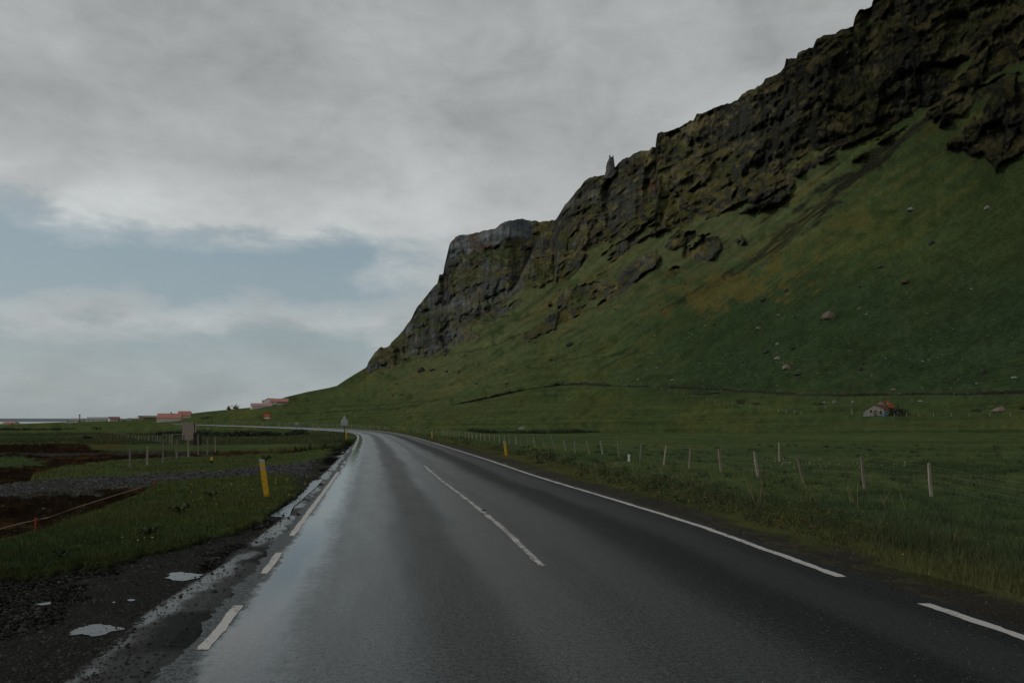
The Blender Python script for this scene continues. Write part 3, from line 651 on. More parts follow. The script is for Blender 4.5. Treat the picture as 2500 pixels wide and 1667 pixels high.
puddle([(172, 1543), (190, 1533), (212, 1530), (238, 1527), (285, 1528), (292, 1534), (268, 1542), (235, 1552), (200, 1549)], wob=.22, seed=2)
puddle([(660, 1260), (676, 1246), (706, 1230), (735, 1204), (760, 1176), (786, 1170), (770, 1190), (742, 1214), (716, 1238), (704, 1260), (680, 1261)], wob=.16, seed=3)
puddle([(92, 1474), (110, 1470), (124, 1468), (118, 1473), (98, 1476)], wob=.1, seed=4)
puddle([(272, 1469), (283, 1467), (281, 1471), (273, 1471)], wob=.05, seed=5)
puddle([(310, 1463), (322, 1461), (330, 1464), (318, 1466)], wob=.05, seed=6)
puddle([(819, 1131), (830, 1128), (834, 1130), (826, 1132)], wob=.1, seed=7)
puddle([(822, 1114), (838, 1110), (842, 1112), (830, 1115)], wob=.1, seed=8)
puddle([(832, 1104), (840, 1102), (838, 1105)], wob=.1, seed=9)
M_mudw = water_mat('muddy_water', (.022, .018, .009), .10, .03, 6., .42)
puddle([(1890, 1338), (1935, 1343), (2010, 1358), (2090, 1372), (2190, 1390), (2330, 1420), (2400, 1442), (2300, 1436), (2200, 1426), (2110, 1410), (2030, 1385), (1950, 1360)], z=-.024, mat=M_mudw, wob=.5, seed=10)
puddle([(1225, 1128), (1240, 1131), (1262, 1139), (1252, 1139), (1232, 1134)], z=-.008, wob=.1, seed=11)

# ------------------------------------------------------------------ grass blades, herbs, pebbles: one object each, nobody could count them
M_bl, t_, b_ = mat_new('grass_blades'); t_.put(b_.inputs['Base Color'], t_.attr('col')); b_.inputs['Roughness'].default_value = .75; b_.inputs['Specular IOR Level'].default_value = .15
M_bl.cycles.emission_sampling = 'NONE'
def sample_near(npts, pxr, pyr, seed):
    g = np.random.default_rng(seed); px = g.uniform(*pxr, npts); py = g.uniform(*pyr, npts)
    Y = CH*F/(py-HZ); X = (px-CX)/F*Y
    for k in range(3):
        z = near_z(X, Y); Y = (CH-z)*F/(py-HZ); X = (px-CX)/F*Y
    return X, Y, near_z(X, Y), g
def blades(name, X, Y, Z, g, hgt, wid, col, lean=.45, n_per=1, spread=.05):
    if n_per > 1:
        X = np.repeat(X, n_per)+g.normal(0, spread, len(X)*n_per); Y = np.repeat(Y, n_per)+g.normal(0, spread, len(Y)*n_per); Z = np.repeat(Z, n_per); hgt = np.repeat(hgt, n_per); wid = np.repeat(wid, n_per); col = np.repeat(col, n_per, 0)
    N = len(X); h = hgt*g.uniform(.55, 1.15, N); a = g.uniform(0, 2*np.pi, N); la = g.uniform(0, 2*np.pi, N); ll = np.abs(g.normal(0, lean, N))*h
    dx, dy = np.cos(a)*wid/2, np.sin(a)*wid/2
    b0 = np.stack([X-dx, Y-dy, Z-.02], -1); b1 = np.stack([X+dx, Y+dy, Z-.02], -1); tp = np.stack([X+np.cos(la)*ll, Y+np.sin(la)*ll, Z+h], -1)
    V = np.stack([b0, b1, tp], 1).reshape(-1, 3); C = col*g.uniform(.6, 1.4, (N, 1)); C = np.repeat(C, 3, 0)
    return V, C
def commit(name, parts, mat, label=None):
    V = np.concatenate([p[0] for p in parts]); C = np.concatenate([p[1] for p in parts]); Fc = np.arange(len(V)).reshape(-1, 3)
    o = mesh_np(name, V, Fc, mat, dict(col=C)); tag(o, label=label, kind='stuff'); return o
def keep(m, *a): return [q[m] for q in a]
parts = []
# left verge and upper grass
X, Y, Z, g = sample_near(150000, (-150, 780), (1085, 1430), 1); rg = regions(X, Y)
m = (g.uniform(0, 1, len(X)) < np.clip(rg['verge']*1.0+rg['ugr']*.9, 0, 1)) & (X < XL(Y)-.5); X, Y, Z = keep(m, X, Y, Z); nv = fbm2(X*1.1, Y*1.1, 3, 301)
c = np.zeros((len(X), 3)); c[:] = (.050, .070, .022); c = mixc(c, (.085, .088, .028), ss(nv, 0, .8)); c = mixc(c, (.030, .052, .018), ss(-nv, .1, .9))
parts.append(blades('g', X, Y, Z, g, .07+.05*ss(nv, -.3, .8), np.maximum(.006, Y*.00045), c, .6))
# right verge, tall
X, Y, Z, g = sample_near(190000, (1020, 2620), (1062, 1500), 2); uR = X-XR(Y); nv = fbm2(X*.9, Y*.9, 3, 302)
m = (uR > .72+.35*nv) & (Y < 75) & (g.uniform(0, 1, len(X)) < ss(uR, .8, 2.0)); X, Y, Z, nv, uR = keep(m, X, Y, Z, nv, uR)
c = np.zeros((len(X), 3)); c[:] = (.066, .090, .036); c = mixc(c, (.100, .100, .036), ss(uR, 4.0, 1.2)*.8); c = mixc(c, (.046, .072, .032), ss(nv, 0, .9)*.7)
c = mixc(c, (.17, .145, .075), (g.uniform(0, 1, len(X)) < .05)*1.0)
hh = np.where(uR < 6.5, .11+.13*ss(nv, -.5, .8)*ss(uR, 1, 2.5), .07+.05*ss(nv, 0, 1)); parts.append(blades('g', X, Y, Z, g, hh, np.maximum(.006, Y*.00042), c, .5))
# tussocks in the field and verge
X, Y, Z, g = sample_near(900, (1200, 2600), (1085, 1420), 3); uR = X-XR(Y); m = (uR > 2.0) & (Y < 60); X, Y, Z = keep(m, X, Y, Z)
c = np.zeros((len(X), 3)); c[:] = (.040, .062, .026); parts.append(blades('g', X, Y, Z, g, np.full(len(X), .20), np.maximum(.008, Y*.0005), c, .7, 34, .12))
# mid-distance field grass on both sides
X, Y, Z, g = sample_near(60000, (-150, 880), (1050, 1085), 4); rg = regions(X, Y); m = (rg['brown'] < .3) & (X < XL(Y)-1.0) & (Y < 105); X, Y, Z = keep(m, X, Y, Z); nv = fbm2(X/5, Y/5, 3, 303)
c = np.zeros((len(X), 3)); c[:] = (.060, .072, .030); c = mixc(c, (.088, .088, .042), ss(nv, 0, .8)); parts.append(blades('g', X, Y, Z, g, np.full(len(X), .14), Y*.0005, c, .5))
commit('grass', parts, M_bl)
# pebbles on shoulder, track and soil
def pebbles(name, X, Y, Z, s, C, g, mat):
    base = np.array([(1, 0, 0), (0, 1, 0), (-1, 0, 0), (0, -1, 0), (0, 0, .75), (0, 0, -.5)], float); Fo = np.array([(0, 1, 4), (1, 2, 4), (2, 3, 4), (3, 0, 4)])
    N = len(X); J = base[None]*g.uniform(.6, 1.3, (N, 6, 3)); a = g.uniform(0, 6.28, N); ca, sa = np.cos(a)[:, None], np.sin(a)[:, None]
    Vx = (J[..., 0]*ca-J[..., 1]*sa)*s[:, None]+X[:, None]; Vy = (J[..., 0]*sa+J[..., 1]*ca)*s[:, None]+Y[:, None]; Vz = J[..., 2]*s[:, None]*.8+Z[:, None]
    V = np.stack([Vx, Vy, Vz], -1).reshape(-1, 3); Fc = (Fo[None]+6*np.arange(N)[:, None, None]).reshape(-1, 3)
    o = mesh_np(name, V, Fc, mat, dict(col=np.repeat(C, 6, 0))); tag(o, kind='stuff'); return o
M_peb, t_, b_ = mat_new('pebble_stone'); t_.put(b_.inputs['Base Color'], t_.attr('col')); b_.inputs['Roughness'].default_value = .8; b_.inputs['Specular IOR Level'].default_value = .06
X, Y, Z, g = sample_near(80000, (-150, 850), (1090, 1700), 5); rg = regions(X, Y)
dens = rg['should']*(1-.85*rg['asph'])*.75+rg['track']*1.0+rg['pit']*.12+rg['brown']*.15; m = (g.uniform(0, 1, len(X)) < dens) & (X < XL(Y)-.25); X, Y, Z = keep(m, X, Y, Z); px_ = rg['track'][m]
s = np.exp(g.normal(math.log(.011), .45, len(X)))*(1+px_*1.0)*np.clip(Y/9, .8, 2.0); c = np.where(g.uniform(0, 1, (len(X), 1)) < .22, 2.2, .8)*g.uniform(.5, 1.4, (len(X), 1))*np.array([[.017, .017, .0155]]); c = c*(1+px_[:, None]*.7)
pebbles('gravel', X, Y, Z, np.minimum(s, .06), c, g, M_peb)
X, Y, Z, g = sample_near(16000, (1000, 2600), (1070, 1560), 6); uR = X-XR(Y); m = (uR > .24) & (uR < 1.3); X, Y, Z = keep(m, X, Y, Z)
s = np.exp(g.normal(math.log(.009), .4, len(X)))*np.clip(Y/9, .8, 2.0); c = g.uniform(.4, 1.5, (len(X), 1))*np.array([[.05, .044, .034]]); pebbles('gravel', X, Y, Z, np.minimum(s, .03), c, g, M_peb)

# ------------------------------------------------------------------ broad-leaved herbs and flowers
M_leaf = simple('herb_leaf', (.026, .045, .016), .7, .4, 6., spec=.2)
M_lfat, t_, b_ = mat_new('herb_foliage'); t_.put(b_.inputs['Base Color'], t_.attr('col')); b_.inputs['Roughness'].default_value = .7; b_.inputs['Specular IOR Level'].default_value = .2
def leafcloud(X, Y, Z, g, rx, rz, n_per, size, col, up=.3):
    N = len(X)*n_per; bx_ = np.repeat(X, n_per); by_ = np.repeat(Y, n_per); bz_ = np.repeat(Z, n_per); rr = np.repeat(rx, n_per); rh = np.repeat(rz, n_per); sz = np.repeat(size, n_per)*g.uniform(.6, 1.4, N)
    d = g.normal(0, 1, (N, 3)); d /= np.linalg.norm(d, axis=1, keepdims=True); d[:, 2] = np.abs(d[:, 2]); q = g.uniform(.35, 1, N)**.5
    c0 = np.stack([bx_+d[:, 0]*rr*q, by_+d[:, 1]*rr*q, bz_+d[:, 2]*rh*q], -1)
    a = g.normal(0, 1, (N, 3)); a /= np.linalg.norm(a, axis=1, keepdims=True); b_ = np.cross(a, g.normal(0, 1, (N, 3))); b_ /= np.linalg.norm(b_, axis=1, keepdims=True)
    V = np.stack([c0-a*sz[:, None], c0+b_*sz[:, None]*.55, c0+a*sz[:, None], ], 1).reshape(-1, 3)
    C = np.repeat(np.repeat(col, n_per, 0)*g.uniform(.5, 1.5, (N, 1)), 3, 0); return V, C
X, Y, Z, g = sample_near(2600, (1040, 2300), (1060, 1330), 8); uR = X-XR(Y); nv = fbm2(X*.6, Y*.6, 3, 311); m = (uR > 1.1) & (uR < 5.5) & (nv > -.25) & (Y < 85); X, Y, Z, uR = keep(m, X, Y, Z, uR)
c = np.zeros((len(X), 3)); c[:] = (.030, .046, .016); c = mixc(c, (.085, .080, .022), ss(g.uniform(0, 1, len(X)), .5, .9)); c = mixc(c, (.090, .060, .020), (g.uniform(0, 1, len(X)) < .14)*1.)
r0 = g.uniform(.08, .22, len(X))*np.clip(Y/22, .7, 2); hp = [leafcloud(X, Y, Z, g, r0, r0*g.uniform(.7, 1.3, len(X)), 26, np.clip(Y*.0017, .018, .08), c)]
o = commit('herbs', hp, M_lfat); o['label'] = 'low leafy herbs along the right roadside verge'
M_yel = simple('yellow_petals', (.55, .40, .02), .7, .2, 5.); M_wht = simple('white_petals', (.62, .62, .58), .7, .1, 5.)
def flowers(name, mat, label, pxr, pyr, npts, cond, seed, hgt, size, extra=None):
    X, Y, Z, g = sample_near(npts, pxr, pyr, seed); m = cond(X, Y); X, Y, Z = keep(m, X, Y, Z)
    if extra is not None:
        P = [place(*e) for e in extra]; X = np.concatenate([X, [p.x for p in P]]); Y = np.concatenate([Y, [p.y for p in P]]); Z = np.concatenate([Z, [p.z for p in P]])
    V = []; Fc = []
    for x_, y_, z_ in zip(X, Y, Z):
        h = hgt*g.uniform(.6, 1.2); s_ = size*g.uniform(.7, 1.2)*min(2.6, max(1, y_/13)); b0 = len(V); z1 = z_+h
        for k in range(6): V.append((x_+s_*math.cos(k*1.047), y_+s_*math.sin(k*1.047), z1+s_*.3*g.uniform(0, 1)))
        V.append((x_, y_, z1-s_*.2)); V.append((x_, y_, z1+s_*.5)); V += [(x_-.003, y_, z_), (x_+.003, y_, z_)]
        for k in range(6): Fc += [(b0+k, b0+(k+1) % 6, b0+7), (b0+(k+1) % 6, b0+k, b0+6)]
        Fc.append((b0+8, b0+9, b0+6))
    me = bpy.data.meshes.new(name); me.from_pydata(V, [], Fc); me.materials.append(mat); o = link(bpy.data.objects.new(name, me)); tag(o, label=label, kind='stuff')
cnd = lambda X, Y: (X-XR(Y) > 1.3) & (X-XR(Y) < 4.6) & (fbm2(X*.5, Y*.5, 2, 320) > -.1)
flowers('dandelions', M_yel, 'yellow dandelions in the right roadside verge', (1400, 2450), (1110, 1420), 130, cnd, 9, .12, .011)
flowers('dandelions', M_yel, 'yellow dandelions in the grass left of the road', (420, 760), (1160, 1260), 26, lambda X, Y: regions(X, Y)['verge'] > .6, 10, .06, .014, [(298, 1323), (337, 1326), (353, 1323), (372, 1322), (617, 1236), (640, 1238), (672, 1184)])
flowers('cotton_flowers', M_wht, 'small white flowers in the field behind the right fence', (1840, 2230), (1118, 1146), 60, lambda X, Y: np.abs(1130+(CX+F*X/Y-1840)*.03-(HZ+2*F/Y)) < 16, 12, .10, .010)

# bands of dark herbage in ditches, seen far off
def bank(name, label, line, depth, hgt, n, size, col, seed, jitter=.5):
    g = np.random.default_rng(seed); pts = [place(*p) for p in line]; xs_ = []; L = [0]
    for a, b_ in zip(pts, pts[1:]): L.append(L[-1]+(b_-a).length)
    t = g.uniform(0, L[-1], n); px_ = np.interp(t, L, [p.x for p in pts]); py_ = np.interp(t, L, [p.y for p in pts]); pz_ = np.interp(t, L, [p.z for p in pts])
    prof = .55+.45*fbm2(t/hgt/4, t*0, 3, seed); px_ = px_+g.normal(0, depth*.3, n); py_ = py_+g.normal(0, depth, n); hh_ = np.clip(prof, .15, 1)*hgt
    c = np.zeros((n, 3)); c[:] = col; c = c*g.uniform(.7, 1.3, (n, 1))
    V, C = leafcloud(px_, py_, pz_-.05, g, hh_*.9, hh_, 22, np.full(n, size), c); o = commit(name, [(V, C)], M_lfat); o['label'] = label; return o
bank('ditch_herbage', 'dark herbage in the ditch below the far stretch of road', [(392, 1061), (480, 1064), (600, 1065), (700, 1063), (735, 1060)], 1.2, .85, 420, .14, (.024, .040, .016), 401)
bank('ditch_herbage', 'dark herbage along the field edge behind the right fence', [(1150, 1054), (1205, 1057), (1300, 1058), (1400, 1056), (1465, 1054)], .9, .75, 330, .12, (.024, .042, .018), 402)
bank('ditch_herbage', 'dark herbage in the low field at far left', [(-40, 1050), (60, 1050), (160, 1049)], 2, .6, 120, .2, (.024, .042, .018), 403)

# ================================================================== THINGS
def empty(name, loc, rz=0., label=None, cat=None, group=None, tilt=None):
    o = bpy.data.objects.new(name, None); o.empty_display_size = .3; o.location = loc; o.rotation_euler = (tilt or (0, 0, 0)) if rz == 0 else (0, 0, R(rz))
    COL.objects.link(o); return tag(o, label, cat, group)
def mobj(name, V, Fc, mat, parent=None, smooth=False):
    me = bpy.data.meshes.new(name); me.from_pydata([tuple(v) for v in V], [], Fc); me.update()
    if smooth:
        for p in me.polygons: p.use_smooth = True
    me.materials.append(mat); return link(bpy.data.objects.new(name, me), parent)
class MB:
    def __init__(s): s.v = []; s.f = []
    def add(s, V, Fc):
        b = len(s.v); s.v += [tuple(v) for v in V]; s.f += [tuple(i+b for i in f) for f in Fc]; return s
    def box(s, c, d, rz=0., rx=0., ry=0.):
        M = Matrix.Rotation(R(rz), 3, 'Z') @ Matrix.Rotation(R(ry), 3, 'Y') @ Matrix.Rotation(R(rx), 3, 'X'); c = Vector(c)
        V = [c+M @ Vector((sx*d[0]/2, sy*d[1]/2, sz*d[2]/2)) for sz in (-1, 1) for sx, sy in ((-1, -1), (1, -1), (1, 1), (-1, 1))]
        return s.add(V, [(3, 2, 1, 0), (4, 5, 6, 7), (0, 1, 5, 4), (1, 2, 6, 5), (2, 3, 7, 6), (3, 0, 4, 7)])
    def tube(s, pts, rad, n=6):
        pts = [Vector(p) for p in pts]; rad = rad if isinstance(rad, (list, tuple)) else [rad]*len(pts); V = []
        for i, p in enumerate(pts):
            d = (pts[min(i+1, len(pts)-1)]-pts[max(i-1, 0)]).normalized(); a = d.cross(Vector((0, 1, 0)) if abs(d.y) < .8 else Vector((1, 0, 0))).normalized(); b = d.cross(a)
            V += [p+(a*math.cos(k*2*math.pi/n)+b*math.sin(k*2*math.pi/n))*rad[i] for k in range(n)]
        Fc = [(i*n+k, i*n+(k+1) % n, (i+1)*n+(k+1) % n, (i+1)*n+k) for i in range(len(pts)-1) for k in range(n)]
        Fc += [tuple(range(n-1, -1, -1)), tuple((len(pts)-1)*n+k for k in range(n))]
        return s.add(V, Fc)
    def prism(s, poly, y0, y1):
        n = len(poly); V = [(x_, y0, z_) for x_, z_ in poly]+[(x_, y1, z_) for x_, z_ in poly]
        return s.add(V, [tuple(range(n)), tuple(range(2*n-1, n-1, -1))]+[(i, i+n, (i+1) % n+n, (i+1) % n) for i in range(n)])
    def build(s, name, mat, parent=None, smooth=False, bevel=0): 
        o = mobj(name, s.v, s.f, mat, parent, smooth)
        if bevel:
            m = o.modifiers.new('bevel', 'BEVEL'); m.width = bevel; m.segments = 2; m.limit_method = 'ANGLE'
        return o
def copy_tree(o, parent=None):
    c = o.copy(); COL.objects.link(c); c.parent = parent
    for ch in [q for q in bpy.data.objects if q.parent == o]: copy_tree(ch, c)
    return c
rnd = random.Random(5)

# --- materials of the things
M_yp = simple('yellow_plastic', (.80, .44, .015), .45, .10, 5., spec=.4, dirt=(.42, .24, .03)); M_refl = simple('grey_reflector', (.42, .42, .40), .4, .08, 9.)
M_wood = simple('weathered_wood', (.24, .205, .165), .85, .4, 9., streak=True, spec=.15); M_wood2 = simple('pale_weathered_wood', (.34, .30, .24), .85, .35, 9., streak=True, spec=.15); M_dkwood = simple('dark_wood', (.045, .036, .028), .85, .3, 8., streak=True, spec=.2)
M_wire = simple('galvanised_wire', (.17, .17, .16), .6, .2, 5., metal=.4); M_galv = simple('galvanised_steel', (.48, .50, .49), .5, .12, 4., metal=.2, spec=.4)
M_pole = simple('dark_steel', (.06, .065, .07), .5, .2, 4., metal=.3); M_redpnt = simple('red_sign_paint', (.72, .07, .03), .5, .1, 5.); M_wpnt = simple('white_paint', (.62, .61, .58), .6, .08, 4.)
M_orange = simple('orange_stake_paint', (.38, .055, .012), .7, .25, 8.); M_rope = simple('rope_fibre', (.30, .24, .15), .9, .2, 30.)
M_board = simple('brown_board', (.36, .275, .24), .8, .12, 3., spec=.2)
M_rredroof = simple('red_roof_sheet', (.36, .13, .09), .6, .12, .8, streak=False, dirt=(.32, .14, .10)); M_cream = simple('cream_render', (.62, .56, .48), .9, .12, .8, spec=.2, dirt=(.48, .42, .35)); M_whitew = simple('white_render', (.60, .58, .54), .85, .06, .8, spec=.2)
M_pinkroof = simple('faded_pink_roof', (.34, .19, .19), .7, .12, .8); M_greyroof = simple('grey_roof_sheet', (.20, .20, .21), .7, .12, .8); M_win = simple('dark_window_glass', (.02, .024, .028), .15, .2, 4.)
M_shed = simple('bare_grey_boards', (.56, .50, .43), .9, .32, 2.2, streak=False, spec=.15, dirt=(.24, .20, .16)); M_rust = simple('rusty_sheet', (.30, .115, .042), .85, .35, 1.2, spec=.15, dirt=(.12, .04, .015)); M_rust2 = simple('faded_rust_sheet', (.17, .085, .055), .85, .35, 1.6, spec=.15, dirt=(.30, .09, .03))
M_door = simple('brown_door_wood', (.09, .05, .032), .85, .3, 3., spec=.15); M_blue = simple('blue_plastic', (.05, .16, .26), .5, .1, 4.); M_mach = simple('machine_yellow', (.30, .15, .04), .6, .2, 2.); M_rub = simple('black_rubber', (.02, .02, .02), .9, .2, 3.)
def stone_mat(name, c, moss=None):
    m, t, b = mat_new(name); co = t.node('ShaderNodeTexCoord').outputs['Object']; n = t.noise(co, 1.6, 6, .65); n2 = t.noise(co, 7, 4, .6)
    cc = t.ramp(n, [(.3, tuple(q*.5 for q in c)), (.5, c), (.72, tuple(q*1.45 for q in c))])
    if moss:
        ge = t.node('ShaderNodeNewGeometry'); up = t.sep(ge.outputs['Normal'])[2]; cc = t.mix(t.rng(t.math('ADD', up, t.math('MULTIPLY', n2, .5)), .85, 1.15), cc, moss)
    t.put(b.inputs['Base Color'], cc); b.inputs['Roughness'].default_value = .9; b.inputs['Specular IOR Level'].default_value = .2
    t.put(b.inputs['Normal'], t.bump(t.math('ADD', n, t.math('MULTIPLY', n2, .4)), .8, .12)); return m
M_rktan = stone_mat('tan_rock', (.17, .135, .105), (.06, .065, .03)); M_rkpale = stone_mat('pale_rock', (.22, .215, .19)); M_rkdark = stone_mat('dark_rock', (.045, .042, .036), (.035, .045, .02)); M_rkrust = stone_mat('rust_rock', (.075, .042, .024)); M_cliff = stone_mat('cliff_rock', (.085, .082, .08))

# --- roadside delineator posts
def delineator(px, py, top, label, lean=0., face=0., w=.105, first=[None]):
    p = place(px, py); h = (py-top)/F*p.y; p.z -= .02
    if first[0] is None or px == 652:
        root = empty('delineator_post', (0, 0, 0))
        b = MB(); b.prism([(-.055, -.15), (.055, -.15), (.053, .985), (-.053, 1.015)], -.016, .016); b.build('post_body', M_yp, root, bevel=.004)
        b = MB(); b.prism([(-.0565, .925), (.0565, .90), (.0545, .985), (-.0545, 1.017)], -.019, .019); b.build('post_cap', M_refl, root)
        b = MB(); b.prism([(-.045, .76), (.045, .742), (.045, .80), (-.045, .818)], -.0195, -.0165); b.build('reflector', M_refl, root)
        if first[0] is None: first[0] = root
        o = root
    else: o = copy_tree(first[0])
    o.location = p; o.scale = (1, 1, h/1.0); o.rotation_euler = (R(2), R(lean), R(face)); tag(o, label, 'road marker post', 'yellow marker posts along the road'); return o
DL_ = [(652, 1213, 1118, 'large yellow marker post standing in grass left of the road, nearest to the viewer', -7.5, 8),
 (1236, 1112, 1075.5, 'leaning yellow marker post beside the right edge line, mirrored in a small puddle', -8, 14),
 (1055, 1068.5, 1053, 'yellow marker post on the right verge, second along from the leaning one with the puddle', -1, 20),
 (985.6, 1051, 1042, 'smallest yellow marker post outside the bend, where the right edge line begins to curve', -6, 22),
 (845, 1072, 1045.5, 'yellow marker post next to the pole of the triangular warning sign', 2, 12),
 (778, 1050.5, 1041.5, 'yellow marker post inside the bend, next one left of the triangular warning sign', 0, 25),
 (681, 1045.5, 1038.5, 'yellow marker post on the near side of the far road below the red billboard', 0, 28),
 (642, 1039, 1031.5, 'yellow marker post behind the far road just left under the red billboard', 0, 28),
 (568, 1040.5, 1036, 'tiny yellow marker post on the far road, left of the red billboard', 0, 28),
 (556, 1036, 1031, 'tiny yellow marker post behind the far road, right of the red-roofed barn', 0, 28),
 (489, 1035.5, 1031, 'tiny yellow marker post on the far road, just right of the brown board', 0, 28),
 (421, 1034, 1029.5, 'farthest tiny yellow marker post, in front of the red-roofed barn', 0, 28)]
for d in DL_: delineator(*d)
# black and yellow stub post in the small meadow
p = place(517, 1131); r_ = empty('stub_post', p, 0, 'short black post with a yellow top in the small meadow left of the road', 'marker post'); h = 16/F*p.y
MB().box((0, 0, h*.2), (.09, .05, h*.5)).build('post_base', M_rub, r_); MB().box((0, 0, h*.72), (.085, .045, h*.55)).build('post_top', M_yp, r_)
# orange survey stakes and the rope at the pit edge
for (px, py, top, lab) in [(86, 1294, 1264, 'orange stake at the rope beside the brown pit, lowest in the picture'), (377, 1188, 1171, 'orange stake at the far end of the rope, by the gravel track'),
                           (90, 1163, 1151, 'orange stake at the corner of the meadow and the brown soil'), (204, 1153, 1140, 'orange stake in the meadow edge above the gravel track')]:
    p = place(px, py); h = (py-top)/F*p.y; r_ = empty('survey_stake', p-Vector((0, 0, .05)), 0, lab, 'stake', 'orange survey stakes around the pit')
    MB().tube([(0, 0, 0), (.005, 0, h*.7)], [.012, .013], 7).build('stake_shaft', M_orange, r_); MB().tube([(.005, 0, h*.7), (.01, 0, h+.05)], [.018, .016], 7).build('stake_top', M_orange, r_)
rp = [(377, 1184), (345, 1205), (300, 1222), (250, 1239), (190, 1260), (118, 1288), (86, 1293), (40, 1307), (0, 1319), (-80, 1345)]
P = [place(*q)+Vector((0, 0, .16 if q[0] != 86 else .18)) for q in rp]; o = MB().tube(P, .0065, 5).build('rope', M_rope); tag(o, 'thin pale rope strung along the edge of the brown pit', 'rope')

# --- fences: each fence is one thing, each post and each wire a part
def post_mesh(h, r0, seed):
    g = random.Random(seed); pts = [(0, 0, -.35), (g.uniform(-.01, .01), 0, h*.4), (g.uniform(-.015, .015), g.uniform(-.01, .01), h)]
    return MB().tube(pts, [r0*1.05, r0, r0*.88], 7)
def fence(label, posts, wires, wr=.0016, rad=.038, mats=None, name='fence', sag=.02, minh=None):
    """posts: (base px, base py, top px, top py)"""
    q0 = place(posts[0][0], posts[0][1]); root = empty(name, q0, 0, label, 'fence'); tops = []; gsh = {}
    for i, (bx_, by_, tx_, ty_) in enumerate(posts):
        p = place(bx_, by_); h = max((by_-ty_)/F*p.y, .3); sx = (tx_-bx_)/F*p.y; big = rnd.random()
        me = post_mesh(1.0, rad*(.8+.5*big), i)
        o = me.build('post', (mats or [M_wood, M_wood2, M_wood])[i % 3], root) if i < 60 else None
        o.location = p-q0; o.scale = (1, 1, h); o.rotation_euler = (R(rnd.uniform(-3, 3)), math.atan2(sx, h), 0)
        tops.append((p, h, sx))
    for k in wires:
        pts = []
        for i, (p, h, sx) in enumerate(tops):
            a = p-q0+Vector((sx*k, 0, h*k)); pts.append(a)
            if i < len(tops)-1:
                b_ = tops[i+1][0]-q0+Vector((tops[i+1][2]*k, 0, tops[i+1][1]*k)); m = (a+b_)/2; m.z -= sag*(b_-a).length/4; pts.append(m)
        MB().tube(pts, wr*(1+.012*q0.y), 4).build('wire', M_wire, root)
    return root
near_f = [(2640, 1290, 2628, 1192), (2274, 1211, 2265, 1130), (2110, 1194, 2100, 1113), (1961, 1179, 1946, 1112), (1851, 1166, 1842, 1101), (1760, 1150, 1755, 1094), (1682, 1144, 1686, 1090), (1621, 1135, 1627, 1086), (1563, 1123, 1566, 1079), (1511, 1115, 1509, 1071), (1471, 1108, 1466, 1075), (1439, 1109, 1432, 1071), (1405, 1105.5, 1403, 1074), (1382, 1100.5, 1376, 1072), (1354, 1096, 1345, 1061), (1329, 1090, 1324, 1068), (1307, 1090, 1302, 1066), (1289, 1085, 1285, 1066), (1273.5, 1089, 1273, 1065), (1260, 1085, 1259, 1064), (1244.5, 1083.5, 1243, 1064.5)]
fence('long leaning wooden post and wire fence running along the right side of the road', near_f, (.3, .5, .72, .92))
g = random.Random(3); xs_ = [1231, 1220, 1206.6, 1196, 1184, 1173, 1163, 1153.5, 1144, 1136, 1129, 1121, 1114, 1107.5, 1100.5, 1093, 1088, 1083, 1078]
far_f = [(x_, 1059+(x_-1078)*.150, x_-g.uniform(-1, 2), 1046.5+(x_-1078)*.105) for x_ in xs_]; far_f += [(x_, 1059-(1078-x_)*.10, x_, 1049-(1078-x_)*.05) for x_ in (1066, 1056, 1039, 1022, 1008, 990, 974)]
fence('far thin continuation of the right roadside fence towards the bend', far_f, (.4, .7, .93), rad=.035, mats=[M_wood2]*3)
p = place(1903, 1126); o = MB().tube([(0, 0, -.2), (-.02, 0, 47/F*p.y)], [.05, .045], 7).build('single_post', M_wood2); o.location = p; tag(o, 'lone pale wooden post standing in the field behind the right fence', 'post')
p = place(1536, 1126); o = MB().tube([(0, 0, -.2), (0, 0, 17/F*p.y)], [.06, .06], 7).build('post_stub', M_wpnt); o.location = p; tag(o, 'short whitish post stub in the herbs in front of the right fence', 'post')
fence('short row of wooden fence posts in the small meadow left of the road', [(316, 1143, 316, 1092), (360, 1136.5, 360, 1090), (397, 1130, 397, 1070.5), (432, 1120, 432, 1072), (460, 1116, 460, 1072), (484, 1110.5, 484, 1059), (506, 1108.5, 506, 1067), (526, 1103, 526, 1065)], (.55, .9), rad=.04)
lf = [(420, 1084.5, 420, 1060), (414, 1083, 414, 1063), (406, 1082, 406, 1063), (391, 1081, 391, 1063.5), (385, 1080, 385, 1064), (379, 1079.5, 379, 1062), (372, 1078.5, 372, 1062), (363, 1077.5, 363, 1063.5), (354, 1076, 354, 1063), (346, 1074.5, 346, 1063), (338, 1073, 338, 1062), (330, 1071.5, 330, 1061), (322, 1070, 322, 1060), (313, 1068, 313, 1059.5), (304, 1066, 304, 1058), (296, 1064.5, 296, 1057), (288, 1062.5, 288, 1056), (280, 1061, 280, 1055), (272, 1059.5, 272, 1054), (264, 1058, 264, 1053)]
fence('dense fence of thin posts running away behind the dark soil at far left', lf, (.4, .9), rad=.035)
